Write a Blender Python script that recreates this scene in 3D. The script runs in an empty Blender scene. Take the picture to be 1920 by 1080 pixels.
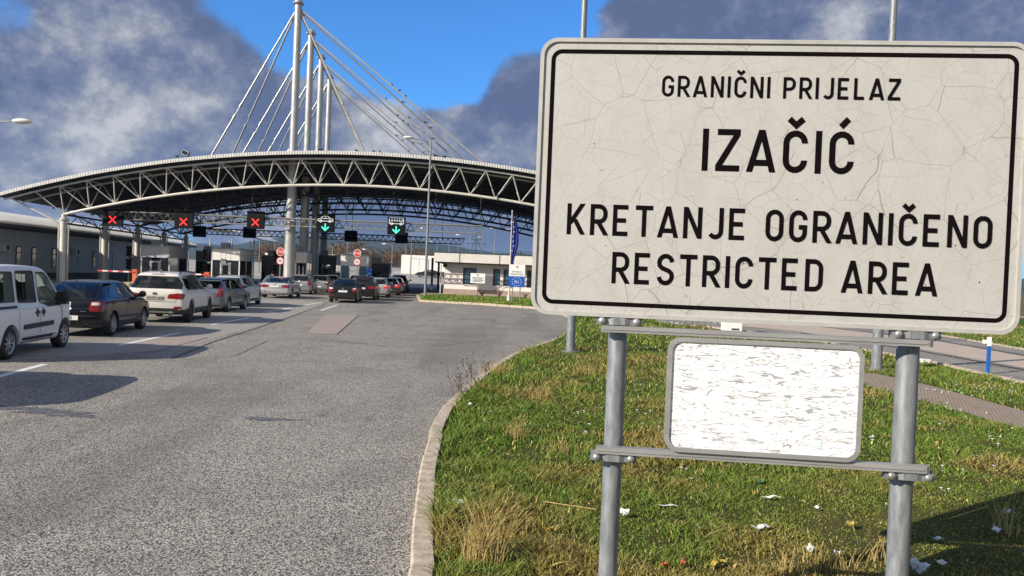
import bpy, bmesh, math, random
import numpy as np
from mathutils import Vector, Matrix
from mathutils.bvhtree import BVHTree
from mathutils.geometry import delaunay_2d_cdt
random.seed(7); rng = np.random.default_rng(11)
S = bpy.context.scene
COL = S.collection
R = math.radians
# ------------------------------------------------------------------ camera
FPX, CAMH = 1400.0, 2.0
cam = bpy.data.objects.new('camera', bpy.data.cameras.new('camera'))
COL.objects.link(cam); S.camera = cam
cam.data.sensor_width = 36.0; cam.data.lens = 36.0 * FPX / 1920.0
cam.data.clip_start = 0.05; cam.data.clip_end = 20000
RM = Matrix.Rotation(math.pi / 2 + R(-0.9), 3, 'X') @ Matrix.Rotation(R(2.3), 3, 'Z')
cam.matrix_world = Matrix.Translation((0, 0, CAMH)) @ RM.to_4x4()
# ------------------------------------------------------------------ light
SUN_EL, SUN_PHI = R(27.0), R(56.0)          # sun behind the viewer, to the left
LDIR = Vector((math.sin(SUN_PHI) * math.cos(SUN_EL), math.cos(SUN_PHI) * math.cos(SUN_EL), -math.sin(SUN_EL)))
sun = bpy.data.objects.new('sun', bpy.data.lights.new('sun', 'SUN')); COL.objects.link(sun)
sun.data.energy = 4.9; sun.data.angle = R(0.5); sun.data.color = (1.0, 0.915, 0.785)
sun.rotation_euler = LDIR.to_track_quat('-Z', 'Y').to_euler()
S.view_settings.view_transform = 'Standard'; S.view_settings.look = 'None'
S.view_settings.gamma = 1.0; S.view_settings.exposure = 0.55
S.cycles.use_denoising = True
S.cycles.max_bounces = 6; S.cycles.transparent_max_bounces = 8

def ray(px, py):
    return RM @ Vector(((px - 960) / FPX, -(py - 540) / FPX, -1))
def D(px, py, d):
    v = ray(px, py); return Vector((0, 0, CAMH)) + v * (d / v.y)
def G(px, py, z=0.0):
    v = ray(px, py); return Vector((0, 0, CAMH)) + v * ((z - CAMH) / v.z)
def hy(px): return 479.6 + 0.0402 * px

# ------------------------------------------------------------------ node helpers
class N:
    def __init__(s, tree): s.t = tree; s.n = tree.nodes; s.l = tree.links
    def new(s, typ, **kw):
        n = s.n.new(typ)
        for k, v in kw.items():
            if k == 'ins':
                for kk, vv in v.items(): s.put(n, kk, vv)
            else: setattr(n, k, v)
        return n
    def put(s, n, key, v):
        i = n.inputs[key]
        if isinstance(v, bpy.types.NodeSocket): s.l.new(v, i)
        else: i.default_value = v
    def math(s, op, a, b=0.0, c=0.0, clamp=False):
        n = s.new('ShaderNodeMath', operation=op, use_clamp=clamp)
        for k, v in enumerate((a, b, c)): s.put(n, k, v)
        return n.outputs[0]
    def ramp(s, fac, stops, interp='LINEAR'):
        n = s.new('ShaderNodeValToRGB'); n.color_ramp.interpolation = interp
        e = n.color_ramp.elements
        while len(e) < len(stops): e.new(0.5)
        for el, (p, c) in zip(e, stops):
            el.position = p; el.color = c if len(c) == 4 else (*c, 1)
        s.put(n, 0, fac); return n.outputs[0]
    def mix(s, fac, a, b, mode='MIX'):
        n = s.new('ShaderNodeMix', data_type='RGBA', blend_type=mode)
        s.put(n, 0, fac); s.put(n, 6, a); s.put(n, 7, b); return n.outputs[2]
    def noise(s, vec, scale, detail=4, rough=0.55, dist=0.0, out=0):
        n = s.new('ShaderNodeTexNoise'); s.put(n, 'Scale', scale); s.put(n, 'Detail', detail)
        s.put(n, 'Roughness', rough); s.put(n, 'Distortion', dist)
        if vec is not None: s.l.new(vec, n.inputs['Vector'])
        return n.outputs[out]
    def mapr(s, v, a, b, c=0.0, d=1.0, smooth=True):
        n = s.new('ShaderNodeMapRange', interpolation_type='SMOOTHSTEP' if smooth else 'LINEAR')
        for k, x in zip((0, 1, 2, 3, 4), (v, a, b, c, d)): s.put(n, k, x)
        return n.outputs[0]
    def mapping(s, vec, scale=(1, 1, 1), rot=(0, 0, 0), loc=(0, 0, 0)):
        n = s.new('ShaderNodeMapping'); s.l.new(vec, n.inputs[0])
        n.inputs['Scale'].default_value = scale; n.inputs['Rotation'].default_value = rot; n.inputs['Location'].default_value = loc
        return n.outputs[0]

# ------------------------------------------------------------------ sky
W = bpy.data.worlds.new('World'); S.world = W; W.use_nodes = True
w = N(W.node_tree); w.n.clear()
sky = w.new('ShaderNodeTexSky', sky_type='NISHITA', sun_disc=False)
sky.sun_elevation = SUN_EL; sky.sun_rotation = math.atan2(-LDIR.x, -LDIR.y)
sky.air_density = 1.0; sky.dust_density = 0.4; sky.ozone_density = 2.2
tc = w.new('ShaderNodeTexCoord').outputs['Generated']
wp = w.mapping(tc, scale=(1.0, 1.0, 1.7))
n1 = w.math('ADD', w.math('MULTIPLY', w.noise(wp, 4.2, 10, 0.62, 0.0), .76), w.math('MULTIPLY', w.noise(w.mapping(tc, loc=(5, 2, 1)), 15.0, 10, 0.68, 0.4), .28))
n2 = w.noise(w.mapping(tc, scale=(1, 1, 1.2), loc=(3.1, 1.7, .4)), 5.6, 10, 0.66, 0.0)
n3 = w.noise(w.mapping(tc, scale=(1, 1, 1.2), loc=(3.14, 1.73, .46)), 5.6, 10, 0.66, 0.0)   # same field, offset towards the light
def blob(px, py, rad, amp):
    d = ray(px, py).normalized() if px is not None else Vector(py).normalized()
    v = w.new('ShaderNodeVectorMath', operation='DOT_PRODUCT'); w.l.new(tc, v.inputs[0]); v.inputs[1].default_value = d
    return w.math('MULTIPLY', w.mapr(v.outputs['Value'], math.cos(R(rad)), 1.0), amp)
cov = n1
for b in [(150, 80, 12, .32), (60, 60, 6, .12), (330, 190, 9, .34), (90, 330, 10, .30), (480, 260, 9, .34), (700, 270, 9, .34), (960, 260, 8, .34), (960, 130, 4, .12), (1150, 300, 14, .3), (1480, 30, 11, .26), (1900, 60, 14, .34), (1230, -10, 5, .16), (30, 150, 5, .16),
          (470, 20, 7, -.30), (720, 50, 9, -.36), (880, 60, 7, -.30), (1040, 40, 4, -.16), (10, 195, 8, -.20), (110, 215, 5, -.16), (245, 262, 2.5, -.22), (0, 20, 2.6, -.2), (225, 130, 3, -.14), (780, -300, 20, -.2), (850, 200, 4, -.10), (640, 430, 12, .34), (920, 440, 9, .3), (None, (.35, -1, .55), 88, .55), (None, (.9, .0, .9), 50, .3), (None, (0, .1, 1), 45, .12)]:  # last three: unseen cloud added behind and overhead as neutral fill
    cov = w.math('ADD', cov, blob(*b))
mask = w.mapr(cov, .50, .70, 0.0, .97)
shade = w.math('ADD', w.math('MULTIPLY', w.math('SUBTRACT', n2, n3), 2.2), w.math('MULTIPLY_ADD', n2, 1.0, -.25))
for b in [(290, 130, 6, .22), (250, 200, 8, .16), (110, 40, 5, .10), (150, 240, 4, .08), (280, 260, 6, .16), (60, 250, 6, .10), (1530, 40, 6, .22), (740, 170, 6, .12), (200, 150, 3.5, -.16), (60, 160, 5, -.10), (150, 330, 5, -.06), (700, 240, 8, -.10), (980, 280, 7, -.10), (640, 440, 12, .16), (None, (.35, -1, .55), 88, .42), (None, (.9, .0, .9), 50, .25)]:  # last two brighten the unseen cloud added for fill
    shade = w.math('ADD', shade, blob(*b))
ccol = w.ramp(shade, [(.10, (.115, .152, .275)), (.30, (.165, .202, .325)), (.48, (.255, .285, .385)), (.66, (.40, .42, .48)), (.9, (.60, .61, .64))])
skyc = w.mix(1.0, sky.outputs[0], (.26, .62, 1.02, 1), 'MULTIPLY')
bg1 = w.new('ShaderNodeBackground'); w.l.new(skyc, bg1.inputs[0]); bg1.inputs[1].default_value = 0.14
bg2 = w.new('ShaderNodeBackground'); w.l.new(ccol, bg2.inputs[0]); bg2.inputs[1].default_value = 0.66
mx = w.new('ShaderNodeMixShader'); w.l.new(mask, mx.inputs[0]); w.l.new(bg1.outputs[0], mx.inputs[1]); w.l.new(bg2.outputs[0], mx.inputs[2])
w.l.new(mx.outputs[0], w.new('ShaderNodeOutputWorld').inputs[0])

# ------------------------------------------------------------------ materials
def newmat(name):
    m = bpy.data.materials.new(name); m.use_nodes = True
    t = N(m.node_tree); return m, t, m.node_tree.nodes['Principled BSDF']
def mat(name, c, rough=.6, metal=0.0, var=.12, scale=6.0, bump=0.0, bscale=60.0, coat=0.0, emit=None, es=1.0, spec=.5, stretch=(1, 1, 1)):
    m, t, p = newmat(name)
    tc = t.mapping(t.new('ShaderNodeTexCoord').outputs['Object'], scale=stretch)
    if var:
        n = t.noise(tc, scale, 5, .6)
        k = t.mapr(n, .3, .7, 1 - var, 1 + var, False)
        mm = t.new('ShaderNodeVectorMath', operation='SCALE'); mm.inputs[0].default_value = c[:3]; t.l.new(k, mm.inputs['Scale'])
        t.l.new(mm.outputs[0], p.inputs['Base Color'])
        t.l.new(t.mapr(n, .3, .7, max(rough - .08, .02), min(rough + .08, 1), False), p.inputs['Roughness'])
    else:
        p.inputs['Base Color'].default_value = (*c[:3], 1); p.inputs['Roughness'].default_value = rough
    p.inputs['Metallic'].default_value = metal; p.inputs['Specular IOR Level'].default_value = spec
    p.inputs['Coat Weight'].default_value = coat; p.inputs['Coat Roughness'].default_value = .04
    if bump:
        b = t.new('ShaderNodeBump'); b.inputs['Strength'].default_value = bump; b.inputs['Distance'].default_value = .01
        t.l.new(t.noise(tc, bscale, 3), b.inputs['Height']); t.l.new(b.outputs[0], p.inputs['Normal'])
    if emit: p.inputs['Emission Color'].default_value = (*emit, 1); p.inputs['Emission Strength'].default_value = es
    return m

def paint(name, c, flake=0.0, dirt=.5):
    """car paint with road dirt low on the body"""
    m, t, p = newmat(name)
    ob = t.new('ShaderNodeTexCoord').outputs['Object']
    sx = t.new('ShaderNodeSeparateXYZ'); t.l.new(ob, sx.inputs[0])
    n = t.noise(ob, 5, 6, .65)
    low = t.mapr(sx.outputs[2], .25, .75, 1.0, 0.0)
    f = t.math('MULTIPLY', t.math('MULTIPLY', low, t.mapr(n, .3, .7, .2, 1.0)), dirt)
    t.l.new(t.mix(f, (*c, 1), (.20, .17, .13, 1)), p.inputs['Base Color'])
    t.l.new(t.math('ADD', t.math('MULTIPLY', f, .5), .20), p.inputs['Roughness'])
    p.inputs['Metallic'].default_value = flake; p.inputs['Specular IOR Level'].default_value = .35; p.inputs['Coat Weight'].default_value = .35; p.inputs['Coat Roughness'].default_value = .06
    return m

def m_asphalt():
    m, t, p = newmat('chip_seal_asphalt')
    ob = t.new('ShaderNodeTexCoord').outputs['Object']
    v = t.new('ShaderNodeTexVoronoi', feature='F1'); t.l.new(ob, v.inputs['Vector']); v.inputs['Scale'].default_value = 84
    sp = t.new('ShaderNodeSeparateColor'); t.l.new(v.outputs['Color'], sp.inputs[0])
    stone = t.ramp(sp.outputs[0], [(.0, (.06, .06, .058)), (.22, (.16, .150, .132)), (.5, (.38, .345, .295)), (1.0, (.60, .56, .49))])
    gap = t.mapr(v.outputs['Distance'], .46, .80)
    c = t.mix(t.math('MULTIPLY', gap, .85), stone, (.03, .03, .032, 1))
    big = t.noise(ob, .55, 6, .6, .4)
    c = t.mix(t.mapr(big, .42, .72, 0, .38), c, (.10, .097, .09, 1))
    trk = t.noise(t.mapping(ob, scale=(.5, .055, 1), rot=(0, 0, R(-6)), loc=(9, 2, 0)), 1.0, 4, .5)
    c = t.mix(t.mapr(trk, .48, .66, 0, .34), c, (.085, .083, .08, 1))
    oil = t.noise(t.mapping(ob, scale=(.9, .5, 1), loc=(2, 7, 0)), 1.3, 4, .7)
    c = t.mix(t.mapr(oil, .64, .74, 0, .7), c, (.05, .05, .05, 1))
    st = t.noise(t.mapping(ob, scale=(1.1, .10, 1), rot=(0, 0, R(-7)), loc=(4, 0, 0)), 1.0, 5, .6)
    c = t.mix(t.mapr(st, .55, .75, 0, .30), c, (.07, .07, .072, 1))
    fine = t.noise(ob, 3.0, 5, .7)
    c = t.mix(t.mapr(fine, .5, .8, 0, .25), c, (.33, .31, .28, 1))
    t.l.new(c, p.inputs['Base Color']); p.inputs['Roughness'].default_value = .85
    p.inputs['Specular IOR Level'].default_value = .10
    b = t.new('ShaderNodeBump'); b.inputs['Strength'].default_value = .55; b.inputs['Distance'].default_value = .006; b.invert = True
    t.l.new(v.outputs['Distance'], b.inputs['Height']); t.l.new(b.outputs[0], p.inputs['Normal'])
    return m

def m_soil(name, cols, s=1.0):
    m, t, p = newmat(name)
    ob = t.new('ShaderNodeTexCoord').outputs['Object']
    a = t.noise(ob, .5 * s, 6, .6, .3); b = t.noise(ob, 9 * s, 6, .75)
    c = t.ramp(t.math('ADD', t.math('MULTIPLY', a, .6), t.math('MULTIPLY', b, .4)), [(.3, cols[0]), (.5, cols[1]), (.7, cols[2])])
    t.l.new(c, p.inputs['Base Color']); p.inputs['Roughness'].default_value = .95; p.inputs['Specular IOR Level'].default_value = .1
    bm = t.new('ShaderNodeBump'); bm.inputs['Strength'].default_value = .8; bm.inputs['Distance'].default_value = .03
    t.l.new(b, bm.inputs['Height']); t.l.new(bm.outputs[0], p.inputs['Normal'])
    return m

def m_blades():
    m, t, p = newmat('grass_blades')
    at = t.new('ShaderNodeAttribute', attribute_name='tint')
    t.l.new(at.outputs['Color'], p.inputs['Base Color']); p.inputs['Roughness'].default_value = .6
    p.inputs['Specular IOR Level'].default_value = .2
    return m

def m_crack(name, base, line, dark, scales, width, dirt=.12, stretch=(1, 1, 1), dist=.045, rough=.5):
    m, t, p = newmat(name)
    ob = t.new('ShaderNodeTexCoord').outputs['Object']
    nz = t.noise(ob, 3.0, 3, .5, 0, 1)
    off = t.new('ShaderNodeVectorMath', operation='MULTIPLY_ADD'); t.l.new(nz, off.inputs[0]); off.inputs[1].default_value = (dist,) * 3; t.l.new(ob, off.inputs[2])
    vec = t.mapping(off.outputs[0], scale=stretch)
    f = None
    for k, (sc, wd, amt) in enumerate(zip(scales, width, line)):
        v = t.new('ShaderNodeTexVoronoi', feature='DISTANCE_TO_EDGE'); t.l.new(t.mapping(vec, loc=(k * 3.7, k * 1.3, k)), v.inputs['Vector']); v.inputs['Scale'].default_value = sc
        brk = t.mapr(t.noise(ob, 2.3 * (k + 1), 3, .6), .32, .54)
        e = t.math('MULTIPLY', t.math('MULTIPLY', t.mapr(v.outputs['Distance'], 0, wd * sc, 1, 0), amt), brk)
        f = e if f is None else t.math('MAXIMUM', f, e)
    d = t.noise(t.mapping(ob, scale=(1.2, 1, .8)), 5, 7, .7)
    g = t.noise(ob, 70, 2, .6)
    c = t.mix(t.mapr(d, .4, .75, 0, dirt * 2), (*base, 1), (base[0] * .72, base[1] * .70, base[2] * .64, 1))
    c = t.mix(t.mapr(g, .45, .7, 0, dirt), c, (base[0] * .7, base[1] * .69, base[2] * .66, 1))
    c = t.mix(f, c, (*dark, 1))
    t.l.new(c, p.inputs['Base Color']); p.inputs['Roughness'].default_value = rough
    return m

def m_flaky(name):
    """white foil curling off in short near horizontal cracks"""
    m, t, p = newmat(name)
    ob = t.new('ShaderNodeTexCoord').outputs['Object']
    nz = t.noise(ob, 5.0, 4, .6, 0, 1)
    off = t.new('ShaderNodeVectorMath', operation='MULTIPLY_ADD'); t.l.new(nz, off.inputs[0]); off.inputs[1].default_value = (.12, .0, .055); t.l.new(ob, off.inputs[2])
    f = None
    for k, (sx, sz, wd) in enumerate(((2.4, 19, .0125), (4.0, 30, .0115), (7.0, 42, .011))):
        n = t.noise(t.mapping(off.outputs[0], scale=(sx, 1, sz), loc=(k * 2.3, 0, k * 5.1)), 1.0, 2.5, .5)
        brk = t.noise(t.mapping(ob, scale=(6, 1, 16), loc=(k, 0, 2 * k)), 1.2, 3, .6)
        wv = t.mapr(brk, .40, .74, 0.0, wd * 1.7, False)
        e = t.math('LESS_THAN', t.math('ABSOLUTE', t.math('SUBTRACT', n, .5)), wv)
        f = e if f is None else t.math('MAXIMUM', f, e)
    big = t.noise(ob, 3, 4, .6)
    c = t.mix(t.math('MULTIPLY', f, .85), (.88, .88, .88, 1), t.ramp(big, [(.3, (.17, .175, .18)), (.7, (.40, .41, .42))]))
    t.l.new(c, p.inputs['Base Color']); p.inputs['Roughness'].default_value = .45
    b = t.new('ShaderNodeBump'); b.inputs['Strength'].default_value = .5; b.inputs['Distance'].default_value = .004; b.invert = True
    t.l.new(f, b.inputs['Height']); t.l.new(b.outputs[0], p.inputs['Normal'])
    return m

def m_carglass(name, tr, refl=.10):
    m = bpy.data.materials.new(name); m.use_nodes = True; t = N(m.node_tree); t.n.clear()
    a = t.new('ShaderNodeBsdfTransparent'); a.inputs[0].default_value = (*tr, 1)
    g = t.new('ShaderNodeBsdfGlossy'); g.inputs['Roughness'].default_value = .03; g.inputs[0].default_value = (.9, .9, .9, 1)
    f = t.new('ShaderNodeFresnel'); f.inputs[0].default_value = 1.52
    mx = t.new('ShaderNodeMixShader'); t.l.new(t.math('ADD', f.outputs[0], refl * .3, clamp=True), mx.inputs[0]); t.l.new(a.outputs[0], mx.inputs[1]); t.l.new(g.outputs[0], mx.inputs[2])
    t.l.new(mx.outputs[0], t.new('ShaderNodeOutputMaterial').inputs[0]); return m

def m_pavers():
    m, t, p = newmat('worn_paving_blocks')
    ob = t.new('ShaderNodeTexCoord').outputs['Object']
    br = t.new('ShaderNodeTexBrick'); t.l.new(t.mapping(ob, rot=(0, 0, R(28))), br.inputs['Vector']); br.inputs['Scale'].default_value = 4.5
    br.inputs['Color1'].default_value = (.40, .29, .215, 1); br.inputs['Color2'].default_value = (.30, .235, .185, 1); br.inputs['Mortar'].default_value = (.08, .07, .04, 1)
    br.inputs['Mortar Size'].default_value = .035
    g = t.noise(ob, 2.2, 6, .7)
    t.l.new(t.mix(t.mapr(g, .5, .75, 0, .6), br.outputs[0], (.15, .13, .055, 1)), p.inputs['Base Color']); p.inputs['Roughness'].default_value = .9
    return m

def m_stripes(name, c1, c2, axis, period, rough=.5):
    m, t, p = newmat(name)
    ob = t.new('ShaderNodeTexCoord').outputs['Object']
    sx = t.new('ShaderNodeSeparateXYZ'); t.l.new(ob, sx.inputs[0])
    f = t.math('LESS_THAN', t.math('FRACT', t.math('DIVIDE', sx.outputs[axis], period)), .5)
    t.l.new(t.mix(f, (*c1, 1), (*c2, 1)), p.inputs['Base Color']); p.inputs['Roughness'].default_value = rough
    return m

M = dict(
    asphalt=m_asphalt(),
    patch=mat('tan_asphalt_patch', (.30, .245, .21), .9, var=.25, scale=9, bump=.4, bscale=120),
    patch_dark=mat('dark_asphalt_patch', (.10, .10, .105), .9, var=.3, scale=14, bump=.4, bscale=120),
    lane_white=mat('worn_road_paint', (.62, .62, .60), .8, var=.3, scale=22),
    seam=mat('bitumen_seam', (.045, .045, .047), .8, var=.3, scale=5),
    kerb=mat('weathered_kerb_stone', (.42, .345, .26), .9, var=.35, scale=9, bump=.5, bscale=40),
    soil=m_soil('verge_soil', [(.030, .034, .010), (.070, .068, .020), (.125, .095, .038)], 2.0),
    lawn=m_soil('short_lawn', [(.030, .065, .010), (.050, .10, .014), (.085, .12, .024)], 1.5),
    ground=m_soil('open_ground', [(.075, .07, .035), (.12, .10, .05), (.17, .145, .08)], .2),
    yard=mat('pale_yard_surface', (.30, .28, .25), .95, var=.25, scale=.4),
    hill=m_soil('wooded_hill', [(.018, .03, .02), (.03, .045, .025), (.06, .06, .035)], .01),
    blades=m_blades(),
    steel=mat('pale_painted_steel', (.56, .54, .49), .45, var=.10, scale=3),
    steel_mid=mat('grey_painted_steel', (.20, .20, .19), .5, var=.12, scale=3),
    steel_dark=mat('dark_and_shaded_steel', (.030, .032, .036), .7, var=.15, scale=3),  # also colours under-canopy steel, with roof shade put into the tone
    silver=mat('silver_mast_paint', (.44, .43, .405), .35, .35, var=.08, scale=2),
    galv=mat('galvanised_steel', (.215, .225, .235), .5, .25, var=.32, scale=26, bump=.1, stretch=(1, 1, .25)),
    galv_bar=mat('aluminium_bar', (.33, .325, .315), .45, .3, var=.12, scale=12, stretch=(.2, 1, 1)),
    bolt=mat('bolt_head_metal', (.45, .44, .43), .35, .7, var=.1),
    tile=mat('pale_fascia_panel', (.60, .59, .57), .5, var=.12, scale=2.5),
    roof_under=mat('shade_coloured_roof', (.012, .012, .014), .9, var=.2, scale=1),  # deep shade under the canopy put into the roof colour
    sign_face=m_crack('aged_sign_foil', (.46, .45, .428), (.72, .55), (.16, .145, .12), (4.2, 9.5), (.0017, .0012), .2),
    sign_edge=mat('sign_frame_white', (.43, .42, .395), .5, .1, var=.10, scale=9),
    letter=mat('black_sign_vinyl', (.006, .004, .005), .9, var=.2, scale=30, spec=.04),
    flaky=m_flaky('flaking_white_foil'),
    sticker=mat('pale_sticker', (.62, .72, .80), .4, var=.1, scale=60),
    white=mat('white_panel_paint', (.80, .79, .76), .5, var=.06, scale=3),
    white_dirty=mat('off_white_render', (.68, .65, .62), .85, var=.08, scale=1.2),
    pinkish=mat('pinkish_render', (.76, .70, .67), .85, var=.07, scale=1.0),
    plinth=mat('brown_plinth', (.36, .27, .23), .9, var=.15, scale=3),
    wall_grey=mat('grey_blue_render', (.50, .52, .55), .85, var=.10, scale=.8),
    roof_white=mat('white_sheet_roof', (.66, .65, .62), .5, var=.10, scale=1.5),
    soffit=mat('dark_soffit', (.06, .06, .065), .8),
    black=mat('black_housing', (.006, .006, .007), .6, var=.2, spec=.12),
    red_led=mat('red_led', (.3, .01, .01), .4, var=0, emit=(1.0, .02, .015), es=1.6),
    green_led=mat('green_led', (.05, .3, .2), .4, var=0, emit=(.05, 1.0, .62), es=1.1),
    white_led=mat('white_led', (.6, .6, .6), .4, var=0, emit=(.9, .95, 1.0), es=.35),
    red_sign=mat('red_sign_foil', (.52, .03, .04), .45, var=.08),
    white_sign=mat('white_sign_foil', (.78, .78, .77), .45, var=.05),
    blue_sign=mat('blue_sign_foil', (.012, .085, .42), .45, var=.08),
    flag=mat('blue_flag_cloth', (.010, .025, .22), .8, var=.15),
    star=mat('yellow_star_print', (.75, .65, .10), .7, var=.1),
    orange=mat('orange_red_housing', (.62, .13, .05), .5, var=.1),
    boom=m_stripes('red_white_boom', (.6, .05, .04), (.75, .73, .70), 0, .9),
    bluepost=mat('blue_post_paint', (.015, .11, .40), .45, var=.1),
    paper=mat('crumpled_paper', (.62, .61, .58), .8, var=.3, scale=60, bump=.6, bscale=90),
    leafdead=mat('dead_leaf', (.32, .10, .03), .8, var=.3, scale=30),
    leafyellow=mat('yellowed_leaf', (.36, .27, .05), .8, var=.3, scale=30),
    leafgreen=mat('broad_leaf', (.06, .13, .05), .6, var=.3, scale=30),
    straw=mat('dry_straw', (.40, .29, .10), .8, var=.35, scale=14),
    twig=mat('brown_twig', (.10, .065, .045), .85, var=.3, scale=14),
    treemass=mat('bare_autumn_branches', (.12, .075, .045), .95, var=.45, scale=.25),
    glass=mat('dark_glazing', (.012, .016, .020), .06, var=0, spec=.8),
    glass_blue=mat('blue_glazing', (.05, .14, .19), .08, var=.25, scale=.8, spec=.7),
    car_glass=m_carglass('car_glass', (.58, .64, .62)), car_glass_tinted=m_carglass('tinted_car_glass', (.10, .10, .10)),
    seat_cloth=mat('dark_seat_cloth', (.035, .035, .038), .9, var=.2, scale=20),
    blind=mat('pale_window_blind', (.42, .50, .47), .6, var=.2, scale=2, stretch=(.1, 1, 6)),
    frame_grey=mat('grey_window_frame', (.34, .35, .37), .5, var=.06),
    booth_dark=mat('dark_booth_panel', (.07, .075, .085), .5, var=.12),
    tyre=mat('tyre_rubber', (.022, .021, .020), .85, var=.3, scale=8),
    rim=mat('alloy_rim', (.42, .42, .43), .35, .7, var=.1),
    rim_dark=mat('dark_wheel_rim', (.035, .035, .037), .4, .5, var=.1),
    plastic=mat('black_car_plastic', (.022, .022, .024), .55, var=.15),
    lamp_red=mat('red_lamp_lens', (.23, .010, .012), .15, var=.15, scale=12, coat=.6),
    lamp_clear=mat('clear_lamp_lens', (.62, .55, .55), .15, var=.1, coat=.6),
    lamp_lit=mat('lit_brake_lamp', (.5, .01, .01), .2, var=0, emit=(1.0, .03, .02), es=.30),
    chrome=mat('chrome_trim', (.55, .55, .55), .15, .9, var=0),
    plate=mat('licence_plate_white', (.70, .70, .66), .4, var=.08),
    plate_dull=mat('licence_plate_dusty', (.40, .38, .33), .5, var=.15, scale=20),
    skin=mat('skin', (.48, .29, .21), .6, var=.05),
    jacket=mat('grey_blue_jacket', (.10, .12, .16), .85, var=.2),
    trousers=mat('dark_trousers', (.022, .022, .028), .85, var=.2),
    container=mat('white_hall_sheeting', (.72, .71, .68), .55, var=.05, scale=.5),
)

# ------------------------------------------------------------------ mesh helpers
class MB:
    def __init__(s): s.bm = bmesh.new()
    def box(s, c, d, rz=0.0, rot=None):
        m = Matrix.Translation(c) @ (rot.to_4x4() if rot else Matrix.Rotation(rz, 4, 'Z')) @ Matrix.Diagonal((*d, 1))
        bmesh.ops.create_cube(s.bm, size=1, matrix=m); return s
    def tube(s, a, b, r0, r1=None, n=8, caps=True):
        a, b = Vector(a), Vector(b); d = b - a
        if d.length < 1e-6: return s
        q = d.to_track_quat('Z', 'Y').to_matrix().to_4x4()
        bmesh.ops.create_cone(s.bm, cap_ends=caps, segments=n, radius1=r0, radius2=r0 if r1 is None else r1, depth=d.length,
                              matrix=Matrix.Translation((a + b) / 2) @ q); return s
    def path(s, pts, r, n=6):
        for a, b in zip(pts[:-1], pts[1:]): s.tube(a, b, r, n=n)
        return s
    def ball(s, c, r, sc=(1, 1, 1), n=12, rz=0.0):
        bmesh.ops.create_uvsphere(s.bm, u_segments=n, v_segments=max(6, n // 2), radius=r,
                                  matrix=Matrix.Translation(c) @ Matrix.Rotation(rz, 4, 'Z') @ Matrix.Diagonal((*sc, 1))); return s
    def poly(s, pts):
        s.bm.faces.new([s.bm.verts.new(p) for p in pts]); return s
    def prism(s, pts2, z0, z1, f=None):
        """extrude a 2D outline between z0 and z1; f maps (a,b,z) to 3D"""
        f = f or (lambda a, b, z: (a, b, z))
        lo = [s.bm.verts.new(f(a, b, z0)) for a, b in pts2]; hi = [s.bm.verts.new(f(a, b, z1)) for a, b in pts2]
        n = len(pts2)
        s.bm.faces.new(lo[::-1]); s.bm.faces.new(hi)
        for i in range(n): s.bm.faces.new((lo[i], lo[(i + 1) % n], hi[(i + 1) % n], hi[i]))
        return s
    def ring(s, outer, inner, z0, z1, f):
        n = len(outer)
        o0 = [s.bm.verts.new(f(a, b, z0)) for a, b in outer]; o1 = [s.bm.verts.new(f(a, b, z1)) for a, b in outer]
        i0 = [s.bm.verts.new(f(a, b, z0)) for a, b in inner]; i1 = [s.bm.verts.new(f(a, b, z1)) for a, b in inner]
        for k in range(n):
            j = (k + 1) % n
            for q in ((o1[k], o1[j], i1[j], i1[k]), (o0[j], o0[k], i0[k], i0[j]), (o0[k], o0[j], o1[j], o1[k]), (i0[j], i0[k], i1[k], i1[j])): s.bm.faces.new(q)
        return s
    def lathe(s, prof, n=24, m=None):
        m = m or Matrix.Identity(4); rows = []
        for r, z in prof:
            rows.append([s.bm.verts.new(m @ Vector((r * math.cos(2 * math.pi * k / n), r * math.sin(2 * math.pi * k / n), z))) for k in range(n)])
        for a, b in zip(rows[:-1], rows[1:]):
            for k in range(n): s.bm.faces.new((a[k], a[(k + 1) % n], b[(k + 1) % n], b[k]))
        return s
    def mesh(s, name, mats, smooth=0):
        bmesh.ops.recalc_face_normals(s.bm, faces=s.bm.faces[:])
        me = bpy.data.meshes.new(name); s.bm.to_mesh(me); s.bm.free()
        for m in (mats if isinstance(mats, (list, tuple)) else [mats]): me.materials.append(m)
        if smooth:
            me.shade_smooth(); me.set_sharp_from_angle(angle=R(smooth))
        return me
    def build(s, name, m, parent=None, smooth=0, origin=None):
        me = s.mesh(name, m, smooth)
        return link(name, me, parent, origin)
def link(name, me, parent=None, origin=None):
    o = bpy.data.objects.new(name, me); COL.objects.link(o)
    if parent is not None: o.parent = parent
    if origin is not None:                      # geometry given in world space: move it under its origin
        me.transform(Matrix.Translation(-Vector(origin)))
        if parent is None: o.location = origin
    return o
def tag(o, label=None, cat=None, group=None, kind=None):
    for k, v in (('label', label), ('category', cat), ('group', group), ('kind', kind)):
        if v: o[k] = v
    return o
def thing(name, label, cat, loc=(0, 0, 0), rz=0.0, group=None):
    o = bpy.data.objects.new(name, None); COL.objects.link(o); o.location = loc; o.rotation_euler = (0, 0, rz)
    o.empty_display_size = .2
    return tag(o, label, cat, group)
def copy_tree(o, parent=None):
    c = o.copy(); COL.objects.link(c)
    if parent: c.parent = parent
    for ch in list(o.children): copy_tree(ch, c)
    return c
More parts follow.
